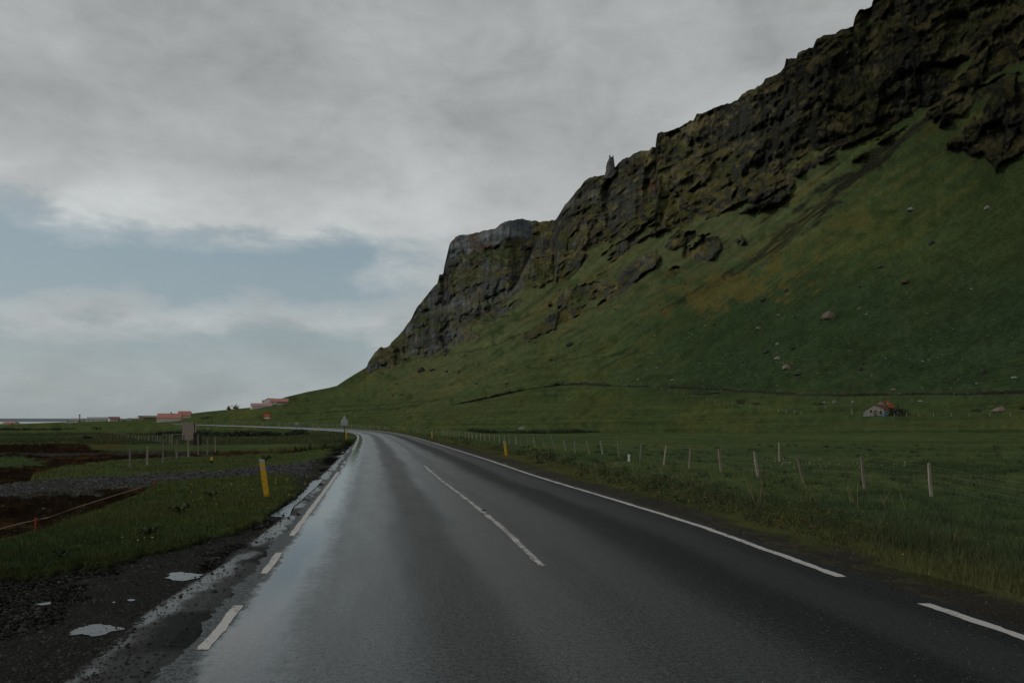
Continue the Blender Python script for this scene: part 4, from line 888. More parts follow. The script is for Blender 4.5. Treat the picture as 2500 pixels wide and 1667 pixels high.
# gate of rails and dark posts by the brown board
q0 = place(476, 1087); r_ = empty('gate', q0, 0, 'wire gate between dark posts in front of the brown board', 'gate')
for (bx_, by_, tx_, ty_, rr, mm_) in [(476, 1087, 476, 1056, .13, M_dkwood), (489, 1086, 488, 1056, .11, M_dkwood), (449, 1086, 449, 1062, .04, M_dkwood), (420, 1085, 420, 1060, .07, M_wood)]:
    p = place(bx_, by_); MB().tube([p-q0-Vector((0, 0, .2)), p-q0+Vector(((tx_-bx_)/F*p.y, 0, (by_-ty_)/F*p.y))], [rr, rr*.92], 8).build('gate_post', mm_, r_)
def ptz(px, py, Y): return Vector(((px-CX)/F*Y, Y, CH+(HZ-py)/F*Y))
for (a, b_) in [((395, 1061), (476, 1060)), ((449, 1085), (476, 1064)), ((449, 1074), (476, 1074))]:
    MB().tube([ptz(*a, q0.y)-q0, ptz(*b_, q0.y)-q0], .02, 5).build('rail', M_wood, r_)
# brown board seen from the back
p = place(462, 1082); Yb_ = p.y; r_ = empty('sign_board', p, 0, 'plain brown back of a sign board standing behind the gate', 'sign board'); w_ = 33/F*Yb_; h_ = 42/F*Yb_; zb = 9/F*Yb_
MB().box((0, 0, zb+h_/2), (w_, .03, h_), rz=6).build('panel', M_board, r_, bevel=.01)
for s_ in (-.38, .38): MB().box((w_*s_, .045, (zb+h_*.9)/2), (.06, .06, zb+h_*.9+.3), rz=6).build('leg', M_dkwood, r_)
for k in (.25, .75): MB().box((0, .04, zb+h_*k), (w_*.95, .03, .05), rz=6).build('batten', M_dkwood, r_)

# slope fences and far fences, posts tiny
fence('thin post fence crossing the field in front of the small abandoned hut', [(a, b_, a, b_-c_) for a, b_, c_ in [(1568, 944, 6), (1599, 949, 6), (1615.5, 952, 6), (1633, 956, 7), (1651, 960, 7), (1670, 964, 7), (1688, 968, 7), (1706, 972, 7), (1726, 978, 8), (1746, 983, 8), (1767, 987.5, 8), (1788, 991, 8), (1809, 994.5, 8), (1832, 997, 8), (1854, 1000, 8), (1878, 1003, 8), (1901, 1006, 8), (1919, 1008, 8), (1939.5, 1010, 9), (1956, 1012, 9), (1992, 1000, 8), (2015, 996, 8)]], (.6, .95), rad=.05, mats=[M_wood2]*3)
fence('row of pale fence posts right of the abandoned hut', [(a, b_, a+d_, b_-c_) for a, b_, c_, d_ in [(2184, 1016, 8, -1), (2190.5, 1015, 10, 0), (2213, 1016, 10, 0), (2243, 1016, 9, 0), (2279, 1016, 9, 0), (2323, 1016, 8, 0), (2367.5, 1016, 8, -3), (2417, 1016, 9, 0), (2467, 1015.5, 9, 0), (2520, 1015, 9, 0)]], (.6, .95), rad=.055, mats=[M_wood2]*3)
q = place(2190, 1015); o = MB().tube([(0, 0, 10/F*q.y), (13/F*q.y, .3, .1)], .05, 5).build('brace_pole', M_wood2); o.location = q; tag(o, 'pale slanting brace pole beside the abandoned hut', 'pole')
p_ = place(2080, 1012); o = MB().tube([(0, 0, -.1), (0, 0, 1.25)], .075, 6).build('single_post', M_wood2); o.location = p_; tag(o, 'pale post standing just left of the abandoned hut', 'post')
g = random.Random(8)
fence('line of fence posts behind the far stretch of road', [(x_, np.interp(x_, [520, 600, 700, 800, 900, 960], [1029.5, 1034, 1038, 1041, 1045.5, 1049]), x_, np.interp(x_, [520, 600, 700, 800, 900, 960], [1024, 1028.5, 1030.5, 1034, 1038.5, 1043])+g.uniform(-2, 1.5)) for x_ in [524+i*11.5+g.uniform(-3, 3) for i in range(38)]], (.5, .92), rad=.045, mats=[M_wood2]*3)
fence('sparse fence posts climbing the green hillside above the bend', [(a, b_, a, b_-c_) for a, b_, c_ in [(866, 1018, 8), (820, 1000, 6), (805, 988, 5), (880, 972, 6), (927, 964, 8), (968, 956, 7)]], (.6,), rad=.07, mats=[M_wood2]*3)
fence('row of tiny fence posts below the white farm on the hillside', [(a, b_, a, b_-c_) for a, b_, c_ in [(571, 1013, 5), (598, 1009, 5), (625, 1004, 5), (667, 1009, 6), (694, 1003, 6), (740, 998, 6), (779, 990, 6)]], (.6,), rad=.07, mats=[M_wood2]*3)

# --- signs
p = place(841, 1071); Ys = p.y; m_ = Ys/F; r_ = empty('warning_sign', p, 8, 'back of a triangular warning sign with a plate below, on a dark pole', 'road sign')
MB().tube([(0, 0, -.3), (0, 0, 48*m_)], .038, 8).build('pole', M_pole, r_)
zt = 56.5*m_; zb = 38*m_; hw = 10*m_
MB().prism([(-hw, zb), (-hw*.93, zb-.02), (hw*.93, zb-.02), (hw, zb), (.04, zt), (-.04, zt)], -.055-.04, -.05-.03).build('triangle_plate', M_galv, r_)
MB().box((0, -.087, 35.2*m_), (17*m_, .01, 4.6*m_)).build('lower_plate', M_galv, r_)
for z_ in (41*m_, 46*m_, 35*m_): MB().box((0, -.055, z_), (hw*1.1 if z_ < 45*m_ else hw*.6, .03, .03)).build('bracket', M_pole, r_)
for z_ in (38.1*m_,): MB().box((0, -.1, z_), (hw*1.95, .012, .02)).build('plate_rim', M_pole, r_)
p = place(725, 1046); m_ = p.y/F; r_ = empty('twin_sign', p, 0, 'two narrow pale signs side by side on a thin pole beyond the bend', 'road sign')
MB().tube([(0, 0, -.2), (0, 0, 14*m_)], .035, 6).build('pole', M_pole, r_)
for s_ in (-1, 1): MB().box((s_*1.9*m_, -.05, 12.4*m_), (2.2*m_, .02, 7.6*m_)).build('sign_panel', M_galv, r_)
p = place(652, 1027); m_ = p.y/F; r_ = empty('billboard', p, 0, 'red and white billboard with a white peak on two dark legs beyond the far road', 'billboard'); W_ = 16*m_; H_ = 12.5*m_; zb = 5*m_
MB().box((0, 0, zb+H_/2), (W_, .12, H_)).build('panel', M_redpnt, r_)
for s_ in (-.47, .47): MB().box((W_*s_, .14, (zb+H_)/2), (.25, .15, zb+H_+.6)).build('leg', M_dkwood, r_)
MB().prism([(-W_/2, zb), (W_/2, zb), (W_/2, zb+H_*.22), (W_*.2, zb+H_*.22), (W_*.03, zb+H_*.46), (-W_*.05, zb+H_*.42), (-W_*.2, zb+H_*.2), (-W_/2, zb+H_*.2)], -.075, -.065).build('white_peak', M_wpnt, r_)
b = MB(); g = random.Random(2)
for k in range(13):
    x_ = -W_*.36+W_*.72*k/12; b.box((x_, -.07, zb+H_*(.64-.03*math.sin(k*1.3))), (W_*.035, .015, H_*g.uniform(.05, .12)), ry=g.uniform(-25, 25))
b.build('lettering', M_wpnt, r_); b = MB(); b.box((0, -.07, zb+H_*.83), (W_*.13, .015, H_*.09), ry=20).box((0, -.068, zb+H_*.83), (W_*.16, .015, H_*.06), ry=-20); b.build('emblem', M_yp, r_)

# --- buildings
def house(name, label, x0, x1, base, eave, ridge, depth=7., rz=12, wall=M_whitew, roof=M_rredroof, wins=3, cat='house', door=True, chim=False, group=None):
    p = place((x0+x1)/2, base); m_ = p.y/F; L = (x1-x0)*m_/math.cos(R(rz)); he = (base-eave)*m_; hr = (base-ridge)*m_; r_ = empty(name, p+Vector((0, depth/2, 0)), rz, label, cat, group); D = depth
    gp_ = [(-D/2, -1.), (D/2, -1.), (D/2, he), (0, hr-.12), (-D/2, he)]
    b = MB(); n_ = 5; V = [(-L/2, y_, z_) for y_, z_ in gp_]+[(L/2, y_, z_) for y_, z_ in gp_]
    b.add(V, [(4, 3, 2, 1, 0), (5, 6, 7, 8, 9)]+[(i, (i+1) % 5, (i+1) % 5+5, i+5) for i in range(5)]); b.build('wall', wall, r_)
    o_ = .25
    rr_ = MB()
    for s_ in (-1, 1):
        a0 = Vector((-L/2-o_, s_*(D/2+o_), he-o_*(hr-he)/(D/2))); a1 = Vector((L/2+o_, s_*(D/2+o_), a0.z)); t0 = Vector((-L/2-o_, 0, hr)); t1 = Vector((L/2+o_, 0, hr)); u_ = Vector((0, 0, .14))
        rr_.add([a0, a1, t1, t0, a0+u_, a1+u_, t1+u_, t0+u_], [(0, 1, 2, 3), (7, 6, 5, 4), (0, 4, 5, 1), (1, 5, 6, 2), (2, 6, 7, 3), (3, 7, 4, 0)])
    rf = rr_.build('roof', roof, r_)
    if chim: MB().box((L*.05, 0, hr+.4), (.6, .6, 1.3)).build('chimney', M_dkwood, rf)
    for k in range(wins):
        x_ = -L/2+L*(k+.75)/(wins+.5); f_ = MB().box((x_, -D/2-.02, he*.55), (min(1.2, L/wins*.45), .08, he*.38)).build('window', M_wpnt, r_)
        MB().box((x_, -D/2-.05, he*.55), (min(1., L/wins*.38), .05, he*.30)).build('pane', M_win, f_)
    MB().box((-L/2-.03, 0, he*.6), (.06, 1.0, he*.4)).build('gable_window', M_win, r_)
    if door: MB().box((L/2-L*.12, -D/2-.03, he*.4), (.9, .07, he*.8)).build('door', M_door, r_)
    return r_
house('barn', 'long cream barn with a red roof and a small vent, lower left of the pair', 381, 434, 1029.5, 1020, 1009.3, 9, 14, M_cream, M_rredroof, 0, 'barn', False, True)
house('barn', 'shorter taller cream barn with a red roof joined at right behind the long one', 432, 459, 1021, 1014, 1003.7, 8, 14, M_cream, M_rredroof, 0, 'barn', False)
house('farmhouse', 'white farmhouse with an orange-red roof, highest of the farm on the hillside', 656, 698, 986, 980, 972.8, 9, 16, M_whitew, M_rredroof, 4, chim=False)
house('gable_wing', 'narrow white gable wing at the left end of the hillside farmhouse', 651, 660, 985.5, 980, 971.8, 12, 60, M_whitew, M_rredroof, 1)
house('farm_annex', 'small white annex with a red roof left of the hillside farmhouse', 638, 653, 987, 981, 976.5, 7, 16, M_whitew, M_rredroof, 3)
house('long_shed', 'long low shed with a faded pink roof below the hillside farmhouse', 612, 655, 996, 991, 984.3, 8, 24, M_whitew, M_pinkroof, 0, 'shed', False)
house('garage', 'low garage with a brown roof edge at the right end of the hillside farm', 677, 699, 987.5, 983.5, 980, 6, 10, M_cream, M_door, 2, 'garage', False)
house('white_barn', 'long white barn with a grey roof on the flat land near the sea', 209, 262, 1028.5, 1023.5, 1018.3, 10, 12, M_whitew, M_greyroof, 5, 'barn', False)
house('farmhouse', 'white house with a brownish red roof at the right end of the long white barn', 262, 281, 1028, 1022.5, 1017.3, 9, 35, M_whitew, simple('dull_red_roof', (.16, .06, .045), .8, .2, .8), 3)
house('flat_barn', 'pale building with a flat grey roof beside the mast near the sea', 168, 196, 1030, 1025, 1021, 9, 8, M_whitew, M_greyroof, 4, 'barn')
house('low_house', 'low red-roofed building at the far left edge before the water', 5, 31, 1036.5, 1033, 1029.8, 8, 8, M_cream, M_rredroof, 3)
house('small_barn', 'small grey-roofed building behind the ridge, left of the white one', 308, 322, 1026, 1022.5, 1020.2, 8, 10, M_cream, M_greyroof, 2)
house('white_cottage', 'small bright white building on the ridge left of the tan hall', 322, 334, 1025.5, 1021, 1017.6, 7, 10, M_whitew, M_whitew, 1)
house('tan_hall', 'tan rounded hall on the ridge left of the red-roofed barns', 346, 364, 1023.5, 1018.5, 1014.6, 9, 70, simple('tan_sheet', (.24, .20, .11), .8, .2, .6), simple('tan_roof', (.15, .13, .09), .8, .2, .6), 0, 'barn')
house('low_outbuilding', 'low outbuilding with a tan roof between the white cottage and the tan hall', 334, 348, 1024, 1021, 1018.8, 6, 10, M_cream, simple('ochre_roof', (.20, .15, .08), .8, .2, .6), 0, 'shed', False)

# mast
p = place(194.5, 1031); m_ = p.y/F; r_ = empty('mast', p, 0, 'slim lattice mast with a box on top beside the pale flat building', 'mast'); H_ = 20*m_; a = .9*m_*1.6
for sx, sy in ((-1, -1), (1, -1), (1, 1), (-1, 1)): MB().tube([(sx*a, sy*a, -1), (sx*a*.6, sy*a*.6, H_*.82)], .075, 5).build('leg', M_pole, r_)
b = MB()
for k in range(7):
    z0_, z1_ = H_*.82*k/7, H_*.82*(k+1)/7; w0 = a*(1-.4*k/7); w1 = a*(1-.4*(k+1)/7)
    b.tube([(-w0, -w0, z0_), (w1, -w1, z1_)], .04, 4); b.tube([(w0, w0, z0_), (-w1, w1, z1_)], .04, 4); b.tube([(-w1, -w1, z1_), (w1, -w1, z1_)], .04, 4)
b.build('lattice', M_pole, r_); MB().box((0, 0, H_*.9), (.8, .8, H_*.15)).build('equipment_box', M_pole, r_)

# cars far off
def car(px, py, label, rz):
    p = place(px, py); m_ = p.y/F; s_ = 7*m_/4.4 if False else 1.; r_ = empty('parked_car', p, rz, label, 'car', 'white cars parked by the farm near the sea')
    prof = [(-2.1, .35), (2.1, .35), (2.15, .75), (1.2, .95), (-1.9, 1.0), (-2.15, .7)]; MB().prism(prof, -.85, .85).build('body', M_wpnt, r_)
    MB().prism([(-1.5, .97), (1.1, .93), (.5, 1.45), (-1.1, 1.48)], -.75, .75).build('cabin', M_win, r_)
    MB().prism([(-1.1, 1.47), (.5, 1.44), (.45, 1.5), (-1.05, 1.53)], -.72, .72).build('car_roof', M_wpnt, r_)
    for x_ in (-1.3, 1.35):
        for y_ in (-.8, .8): MB().tube([(x_, y_-.1, .33), (x_, y_+.1, .33)], .33, 10).build('wheel', M_rub, r_)
car(169, 1034, 'white car parked left of another, below the pale flat building', 10); car(179, 1033, 'white car parked at right, nearer to the mast', -12)

# excavators
def digger(px, py, label, kind):
    p = place(px, py); r_ = empty('excavator', p, 20 if kind else -10, label, 'excavator', 'excavators on the hillside ridge'); k = 9.5/F*p.y/3.1
    for y_ in (-1, 1): MB().prism([(-1.6*k, 0), (1.6*k, 0), (1.9*k, .45*k), (1.5*k, .85*k), (-1.5*k, .85*k), (-1.9*k, .45*k)], y_*1.0*k-.25*k, y_*1.0*k+.25*k).build('track', M_rub, r_)
    MB().box((-.3*k, 0, 1.35*k), (2.6*k, 2.0*k, .9*k)).build('body', M_mach, r_); MB().box((-.2*k, -.4*k, 2.3*k), (1.2*k, 1.0*k, 1.3*k)).build('cab', M_win if kind else M_mach, r_)
    if kind: MB().tube([(.7*k, .2*k, 1.5*k), (1.9*k, .2*k, 3.4*k), (3.0*k, .2*k, 3.1*k)], .2*k, 6).build('boom', M_mach, r_); MB().tube([(3.0*k, .2*k, 3.1*k), (3.2*k, .2*k, 1.2*k)], .16*k, 6).build('dipper_arm', M_mach, r_); MB().prism([(2.8*k, .5*k), (3.6*k, .6*k), (3.5*k, 1.3*k), (3.0*k, 1.4*k)], -.2*k, .6*k).build('bucket', M_rub, r_)
    else: MB().tube([(-.3*k, .3*k, 1.6*k), (.2*k, .3*k, 4.0*k)], .2*k, 6).build('boom', M_mach, r_); MB().tube([(.2*k, .3*k, 4.0*k), (1.8*k, .3*k, 2.2*k)], .16*k, 6).build('dipper_arm', M_mach, r_); MB().prism([(1.5*k, 1.3*k), (2.6*k, 1.4*k), (2.4*k, 2.2*k), (1.7*k, 2.3*k)], -.2*k, .7*k).build('bucket', M_mach, r_)
digger(559, 999.5, 'small excavator on the skyline with its arm bent down to the right', True); digger(576, 998, 'brownish excavator on the skyline with its arm pointing up, right one of two', False)

# --- abandoned hut
p = place(2133, 1015); Yh = p.y; m_ = Yh/F; r_ = empty('abandoned_hut', p, 0, 'small abandoned hut of bare grey boards with rusty roofs at the foot of the hill', 'hut')
def hp(px, py, dy=0.): return Vector(((px-CX)/F*Yh-p.x, dy, CH+(HZ-py)/F*Yh-p.z))
bd = Vector((.64, .77, 0)).normalized()
wl_ = [hp(2107, 1019), hp(2160, 1020), hp(2159.5, 998.5), hp(2135.5, 988.3), hp(2109, 1006)]; dlen = 6.5
V = wl_+[q+bd*dlen for q in wl_]; MB().add(V, [(0, 1, 2, 3, 4), (9, 8, 7, 6, 5)]+[(i, i+5, (i+1) % 5+5, (i+1) % 5) for i in range(5)]).build('wall', M_shed, r_)
def slab(name, a, b_, ln, mat, over=.25, th=.07, back=None):
    bk = back or bd; u_ = (b_-a).normalized(); a2 = a-u_*over; f0, f1 = a2-bk*over, b_-bk*over; e0, e1 = a2+bk*ln, b_+bk*ln; nn = Vector((0, 0, th))
    return MB().add([f0, f1, e1, e0, f0+nn, f1+nn, e1+nn, e0+nn], [(0, 1, 2, 3), (7, 6, 5, 4), (0, 4, 5, 1), (1, 5, 6, 2), (2, 6, 7, 3), (3, 7, 4, 0)]).build(name, mat, r_)
up = Vector((0, 0, .05)); slab('roof', hp(2159.5, 998.5)+up, hp(2135.5, 988.0)+up, dlen, M_rust2); slab('roof', hp(2108, 1006)+up, hp(2135.5, 988.0)+up, dlen, M_greyroof)
for k in range(7):                                          # corrugation ribs on the visible slope
    t = (k+.5)/7; a = hp(2159.5, 998.5).lerp(hp(2135.5, 988.0), 0)+bd*dlen*t+Vector((0, 0, .14)); b_ = hp(2135.5, 988.0)+bd*dlen*t+Vector((0, 0, .14)); MB().tube([a, b_], .035, 4).build('roof_rib', M_rust2, r_)
# boards of the front gable
for i, py_ in enumerate([1014.5, 1010.6, 1006.8, 1003, 999.3, 995.6, 992.4]):
    xl_ = 2108.2 if py_ > 1006 else np.interp(py_, [988.3, 1006], [2135.5, 2109]); xr_ = 2159.6 if py_ > 998.5 else np.interp(py_, [988.3, 998.5], [2135.5, 2159.5])
    a, b_ = hp(xl_, py_, -.04), hp(xr_, py_, -.04); MB().box((a+b_)/2, ((b_-a).length, .05, 3.2*m_), ry=.0).build('board', M_shed, r_)
dr = MB().box(hp(2137.3, 1009, -.10), (6.2*m_, .07, 14.5*m_)).build('door', M_door, r_); MB().box(hp(2138, 1008.5, -.15), (2.6*m_, .04, 8*m_)).build('door_panel', M_shed, dr)
wf = MB().box(hp(2126, 1003.8, -.09), (5*m_, .06, 7.4*m_)).build('window', M_wood, r_); MB().box(hp(2126, 1003.8, -.13), (3.8*m_, .04, 6*m_)).build('pane', M_win, wf)
MB().box(hp(2150, 1007, -.085), (4.5*m_, .05, 9*m_)).build('boarded_window', M_door, r_); MB().box(hp(2136, 991.8, -.09), (2*m_, .05, 2*m_)).build('vent', M_win, r_)
MB().box(hp(2158.8, 1007, -.09), (1.3*m_, .09, 15*m_)).build('corner_board', M_rust, r_)
# rear part, higher
o2 = bd*6.2; w2 = [hp(2123, 1008)+o2*.55, hp(2150, 1010)+o2*1.0, hp(2150, 990)+o2*1.0, hp(2136, 974.5)+o2, hp(2115, 990)+o2]
w2 = [hp(2118, 1010)+o2, hp(2153, 1010)+o2, hp(2153, 991)+o2, hp(2135.5, 977.5)+o2, hp(2118, 989)+o2]; V = w2+[q+bd*4.5 for q in w2]
MB().add(V, [(0, 1, 2, 3, 4), (9, 8, 7, 6, 5)]+[(i, i+5, (i+1) % 5+5, (i+1) % 5) for i in range(5)]).build('rear_wall', M_shed, r_)
slab('rear_roof', w2[2]+up, w2[3]+up, 4.5, M_rust, .5, .09); slab('rear_roof', w2[4]+up, w2[3]+up, 4.5, M_galv, .3, .09)
slab('lean_to_roof', hp(2172, 997)+o2*.55, hp(2152, 991)+o2*.62, 3.5, M_rust, .3, .08)
MB().box(hp(2148, 985)+o2-Vector((0, .08, 0)), (2.2*m_, .08, 5*m_)).build('rear_window', M_wpnt, r_)
q = place(2156, 1017); q.y -= .6; b = MB().tube([(0, 0, 0), (0, 0, .25), (0, 0, .8), (0, 0, .95)], [.3, .33, .33, .28], 12).build('barrel', M_blue); b.location = q; tag(b, 'blue barrel against the right corner of the abandoned hut', 'barrel')

# bushes: a short trunk and a leafy crown each
def bush(px, py, wpx, hpx, label, name='bush', seed=0, col=(.020, .032, .014), n=26, flat=False):
    p = place(px, py); m_ = p.y/F; W_ = wpx*m_/2; H_ = hpx*m_; g_ = np.random.default_rng(500+seed); r_ = empty(name, p, 0, label, 'bush')
    N = n; bx_ = g_.uniform(-.75, .75, N)*W_; by_ = g_.uniform(-.5, .5, N)*W_; bz_ = np.abs(g_.normal(0, .25, N))*H_*(1-np.abs(bx_/W_)**2)
    c = np.zeros((N, 3)); c[:] = col; c *= g_.uniform(.6, 1.5, (N, 1)); V, C = leafcloud(bx_, by_, bz_, g_, np.full(N, W_*.32), np.full(N, H_*.55), 60, np.full(N, max(.06, W_*.05)), c)
    mesh_np('foliage', V, np.arange(len(V)).reshape(-1, 3), M_lfat, dict(col=C), parent=r_)
    b = MB()
    for k in range(4): b.tube([(g_.uniform(-.4, .4)*W_, 0, -.2), (g_.uniform(-.5, .5)*W_, g_.uniform(-.2, .2), H_*.6)], [.05, .02], 5)
    b.build('stems', M_dkwood, r_)
bush(2188, 1014, 52, 24, 'dark overgrown bush leaning against the right side of the abandoned hut', seed=1, n=50)
for i, a in enumerate([(506, 1023, 30, 12, 'dark wide bush on the slope right of the red-roofed barns'), (236, 1049, 24, 10, 'dark bush in the far left fields below the white barn'), (167, 1028, 7, 10, 'small round tree at the left end of the pale flat building'),
    (203, 1028, 9, 6, 'dark shrub between the mast and the long white barn'), (283, 1026, 6, 8, 'small dark tree at the right end of the white barn'), (212, 1071, 24, 9, 'dark bush above the brown soil at far left'), (932, 916, 19, 12, 'round dark bush at the foot of the headland'),
    (960, 965, 9, 6, 'small round dark bush left of the boxy one above the bend'), (979, 967, 18, 9, 'boxy dark bush on the hillside above the bend'), (968, 939, 9, 5, 'small dark bush high above the two bushes near the bend'),
    (1812, 986, 34, 16, 'broad dark reddish thicket in the field left of the abandoned hut'), (1846, 988, 26, 9, 'low dark thicket just right of the broad reddish one'), (2000, 989, 34, 10, 'dark thicket between stones left of the abandoned hut'), (2384, 1006, 24, 12, 'dark bush in the field at far right'),
    (1366, 941, 12, 9, 'dark bush on the bend of the old turf wall'), (1375, 938, 6, 10, 'small upright bush at the top of the turf wall bend'), (2497, 1000, 12, 10, 'dark bush at the right edge of the field')]):
    bush(*a, seed=10+i, n=14, col=(.028, .024, .012) if 'reddish' in a[4] else (.018, .028, .013))

# --- old turf wall across the field
def turf_wall(line, label, hh, ww, seed):
    g_ = np.random.default_rng(seed); P = [place(*q) for q in line]; L = np.concatenate([[0], np.cumsum([(b_-a).length for a, b_ in zip(P, P[1:])])]); n = int(L[-1]/.8); t = np.linspace(0, L[-1], n)
    x_ = np.interp(t, L, [q.x for q in P]); y_ = np.interp(t, L, [q.y for q in P]); z_ = np.interp(t, L, [q.z for q in P]); V = []; hv = hh*(.55+.6*(fbm2(t/5, t*0, 4, seed)*.5+.5)); hv = hv*np.where(vn2(t/14, t*0, seed+3) > -.55, 1, .3)
    for i in range(n):
        for k, (a, b_) in enumerate([(-1, -.6), (-.75, .55), (-.3, .95), (.25, 1.), (.75, .6), (1.1, -.6)]):
            V.append((x_[i]+g_.normal(0, .08), y_[i]+a*ww, z_[i]+b_*hv[i]+g_.normal(0, .10)))
    r_ = empty('turf_wall', P[0], 0, label, 'wall'); V = [tuple(Vector(v)-P[0]) for v in V]; Fq = [(i*6+k, i*6+k+1, (i+1)*6+k+1, (i+1)*6+k) for i in range(n-1) for k in range(5)]
    mobj('bank', V, Fq, M_turf, r_)
    N = int(n*1.1); i_ = g_.integers(0, n, N); c = np.where(g_.uniform(0, 1, (N, 1)) < .25, .15, .04)*np.array([[1, .98, .88]])*g_.uniform(.6, 1.3, (N, 1))
    o = pebbles('stones', x_[i_]+g_.normal(0, .4, N)-P[0].x, y_[i_]-g_.uniform(.2, 1, N)*ww-P[0].y, z_[i_]+g_.uniform(0, .9, N)*hv[i_]-P[0].z, g_.uniform(.14, .38, N), c, g_, M_peb); o.parent = r_
M_turf = stone_mat('dark_turf', (.022, .024, .013))
turf_wall([(1103, 989), (1150, 981), (1200, 971), (1250, 959), (1300, 949), (1365, 941), (1420, 939), (1475, 942), (1560, 945), (1650, 948), (1750, 951)], 'long dark turf wall curving up across the green field above the roadside fence', 1.0, .8, 61)
turf_wall([(1750, 952), (1850, 958), (1950, 965), (2050, 967), (2150, 965), (2250, 963), (2380, 963), (2540, 958)], 'low dark turf and stone bank running behind the abandoned hut', .75, .9, 62)
turf_wall([(1672, 963), (1720, 963), (1756, 960)], 'short second line of turf bank below the long one', .6, .6, 63)

# --- boulders
def rock_mesh(w_, h_, d_, seed, rag=.32):
    import bmesh
    bm = bmesh.new(); bmesh.ops.create_icosphere(bm, subdivisions=3, radius=1.0); g_ = random.Random(seed); o_ = g_.uniform(0, 99)
    for v in bm.verts:
        c = v.co.copy(); k = 1+rag*float(fbm3(np.array(c.x*1.1+o_), np.array(c.y*1.1), np.array(c.z*1.1), 4, seed)); q_ = c*k
        for ax in ((.8, .3, .5), (-.6, .2, .75), (.1, -.9, .4), (-.5, -.7, .5)):
            a_ = Vector(ax).normalized(); d = q_.dot(a_)-.72
            if d > 0: q_ -= a_*d*.85
        v.co = Vector((q_.x*w_/2, q_.y*d_/2, max(q_.z, -.6)*h_/1.5+h_*.28))
    me = bpy.data.meshes.new('boulder'); bm.to_mesh(me); bm.free(); return me
BL = [(2022, 778, 32, 17, M_rktan, 'big tan boulder alone on the dark green slope'), (1919, 901, 25, 11, M_rktan, 'flat tan boulder low on the slope, below and left of the big one'), (1898, 843, 10, 7, M_rkpale, 'small pale boulder above the flat tan one'),
 (1949, 915, 20, 8, M_rkdark, 'low dark rock just right of the flat tan boulder'), (2101, 905, 10, 10, M_rkdark, 'upright dark stone in the middle of the lower slope'), (2211, 692, 20, 8, M_rkrust, 'rust-brown rock lying on the open slope'), (2273, 597, 16, 10, M_rkdark, 'dark rock high on the right slope'),
 (2223, 515, 17, 8, M_rkpale, 'long pale stone high on the slope right of the scree'), (2410, 512, 14, 10, M_rkpale, 'pale stone at upper right below the cliff foot'), (2181, 954, 14, 6, M_rktan, 'tan stone just above the bank behind the hut'),
 (1901, 772, 10, 6, M_rktan, 'small brown stone left of the big tan boulder'), (1852, 805, 16, 8, M_rktan, 'brown boulder left and below the big tan one'), (1864, 735, 16, 7, M_rkdark, 'dark flat rock under the yellow herbs'), (1920, 712, 13, 6, M_rkdark, 'dark rock right of the yellow herbs'),
 (2150, 654, 12, 6, M_rkdark, 'dark rock halfway up the slope above the rusty one'), (2099, 757, 10, 7, M_rktan, 'small pinkish stone right of the big tan boulder'), (2400, 912, 17, 9, M_rkdark, 'dark boulder on the far right slope'), (1871, 862, 16, 9, M_rkdark, 'dark clump of rock below the small pale boulder'),
 (1898, 878, 14, 7, M_rkpale, 'pale stone above the flat tan boulder'), (1937, 852, 13, 6, M_rkdark, 'dark stone right of the small pale boulder'), (2107, 889, 10, 5, M_rkdark, 'flat dark stone above the upright one'), (2475, 924, 14, 5, M_rkpale, 'pale flat stone at the far right edge of the slope'),
 (2440, 1005, 32, 12, M_rktan, 'broad brown boulder in the field at far right'), (1028, 909, 22, 11, M_rkdark, 'dark boulder below the cliff of the headland'), (1056, 906, 15, 6, M_rkdark, 'low dark rock right of the boulder under the headland'), (1091, 909, 10, 5, M_rkdark, 'small dark rock, third in the row under the headland'),
 (1121, 911, 9, 6, M_rkdark, 'small dark rock, last in the row under the headland'), (1163, 938, 10, 4, M_rkdark, 'flat dark stone in the middle of the far hillside'), (1237, 939, 11, 4, M_rkdark, 'flat dark stone above the rising turf wall'), (1391, 845, 20, 9, M_rkdark, 'dark boulder on the slope beneath the brown outcrop'),
 (1344, 880, 9, 4, M_rkdark, 'small dark stone below the dark boulder of the middle slope'), (1088, 859, 15, 9, M_rkdark, 'dark boulder right at the foot of the headland cliff'), (1274, 1050, 18, 8, M_rkpale, 'grey rock lying in the dark herbage behind the right fence'), (1236, 904, 8, 4, M_rkdark, 'little dark stone on the slope left of the middle boulder'),
 (2037, 984, 10, 8, M_rkpale, 'pale stone near the thicket left of the hut'), (2013, 986, 8, 6, M_rkpale, 'light stone inside the thicket left of the hut'), (2082, 984, 9, 5, M_rkpale, 'pale stone just up and left of the hut'), (2246, 981, 10, 4, M_rkpale, 'pale flat stone right of the hut')]
for i, (px, py, w_, h_, mt, lab) in enumerate(BL):
    p = place(px, py-.5); m_ = p.y/F; me = rock_mesh(w_*m_, h_*m_*1.15, w_*m_*.8, 700+i); me.materials.append(mt); o = link(bpy.data.objects.new('boulder', me)); o.location = p; o.rotation_euler = (0, 0, rnd.uniform(-.4, .4)); tag(o, lab, 'boulder', 'boulders strewn over the slope')
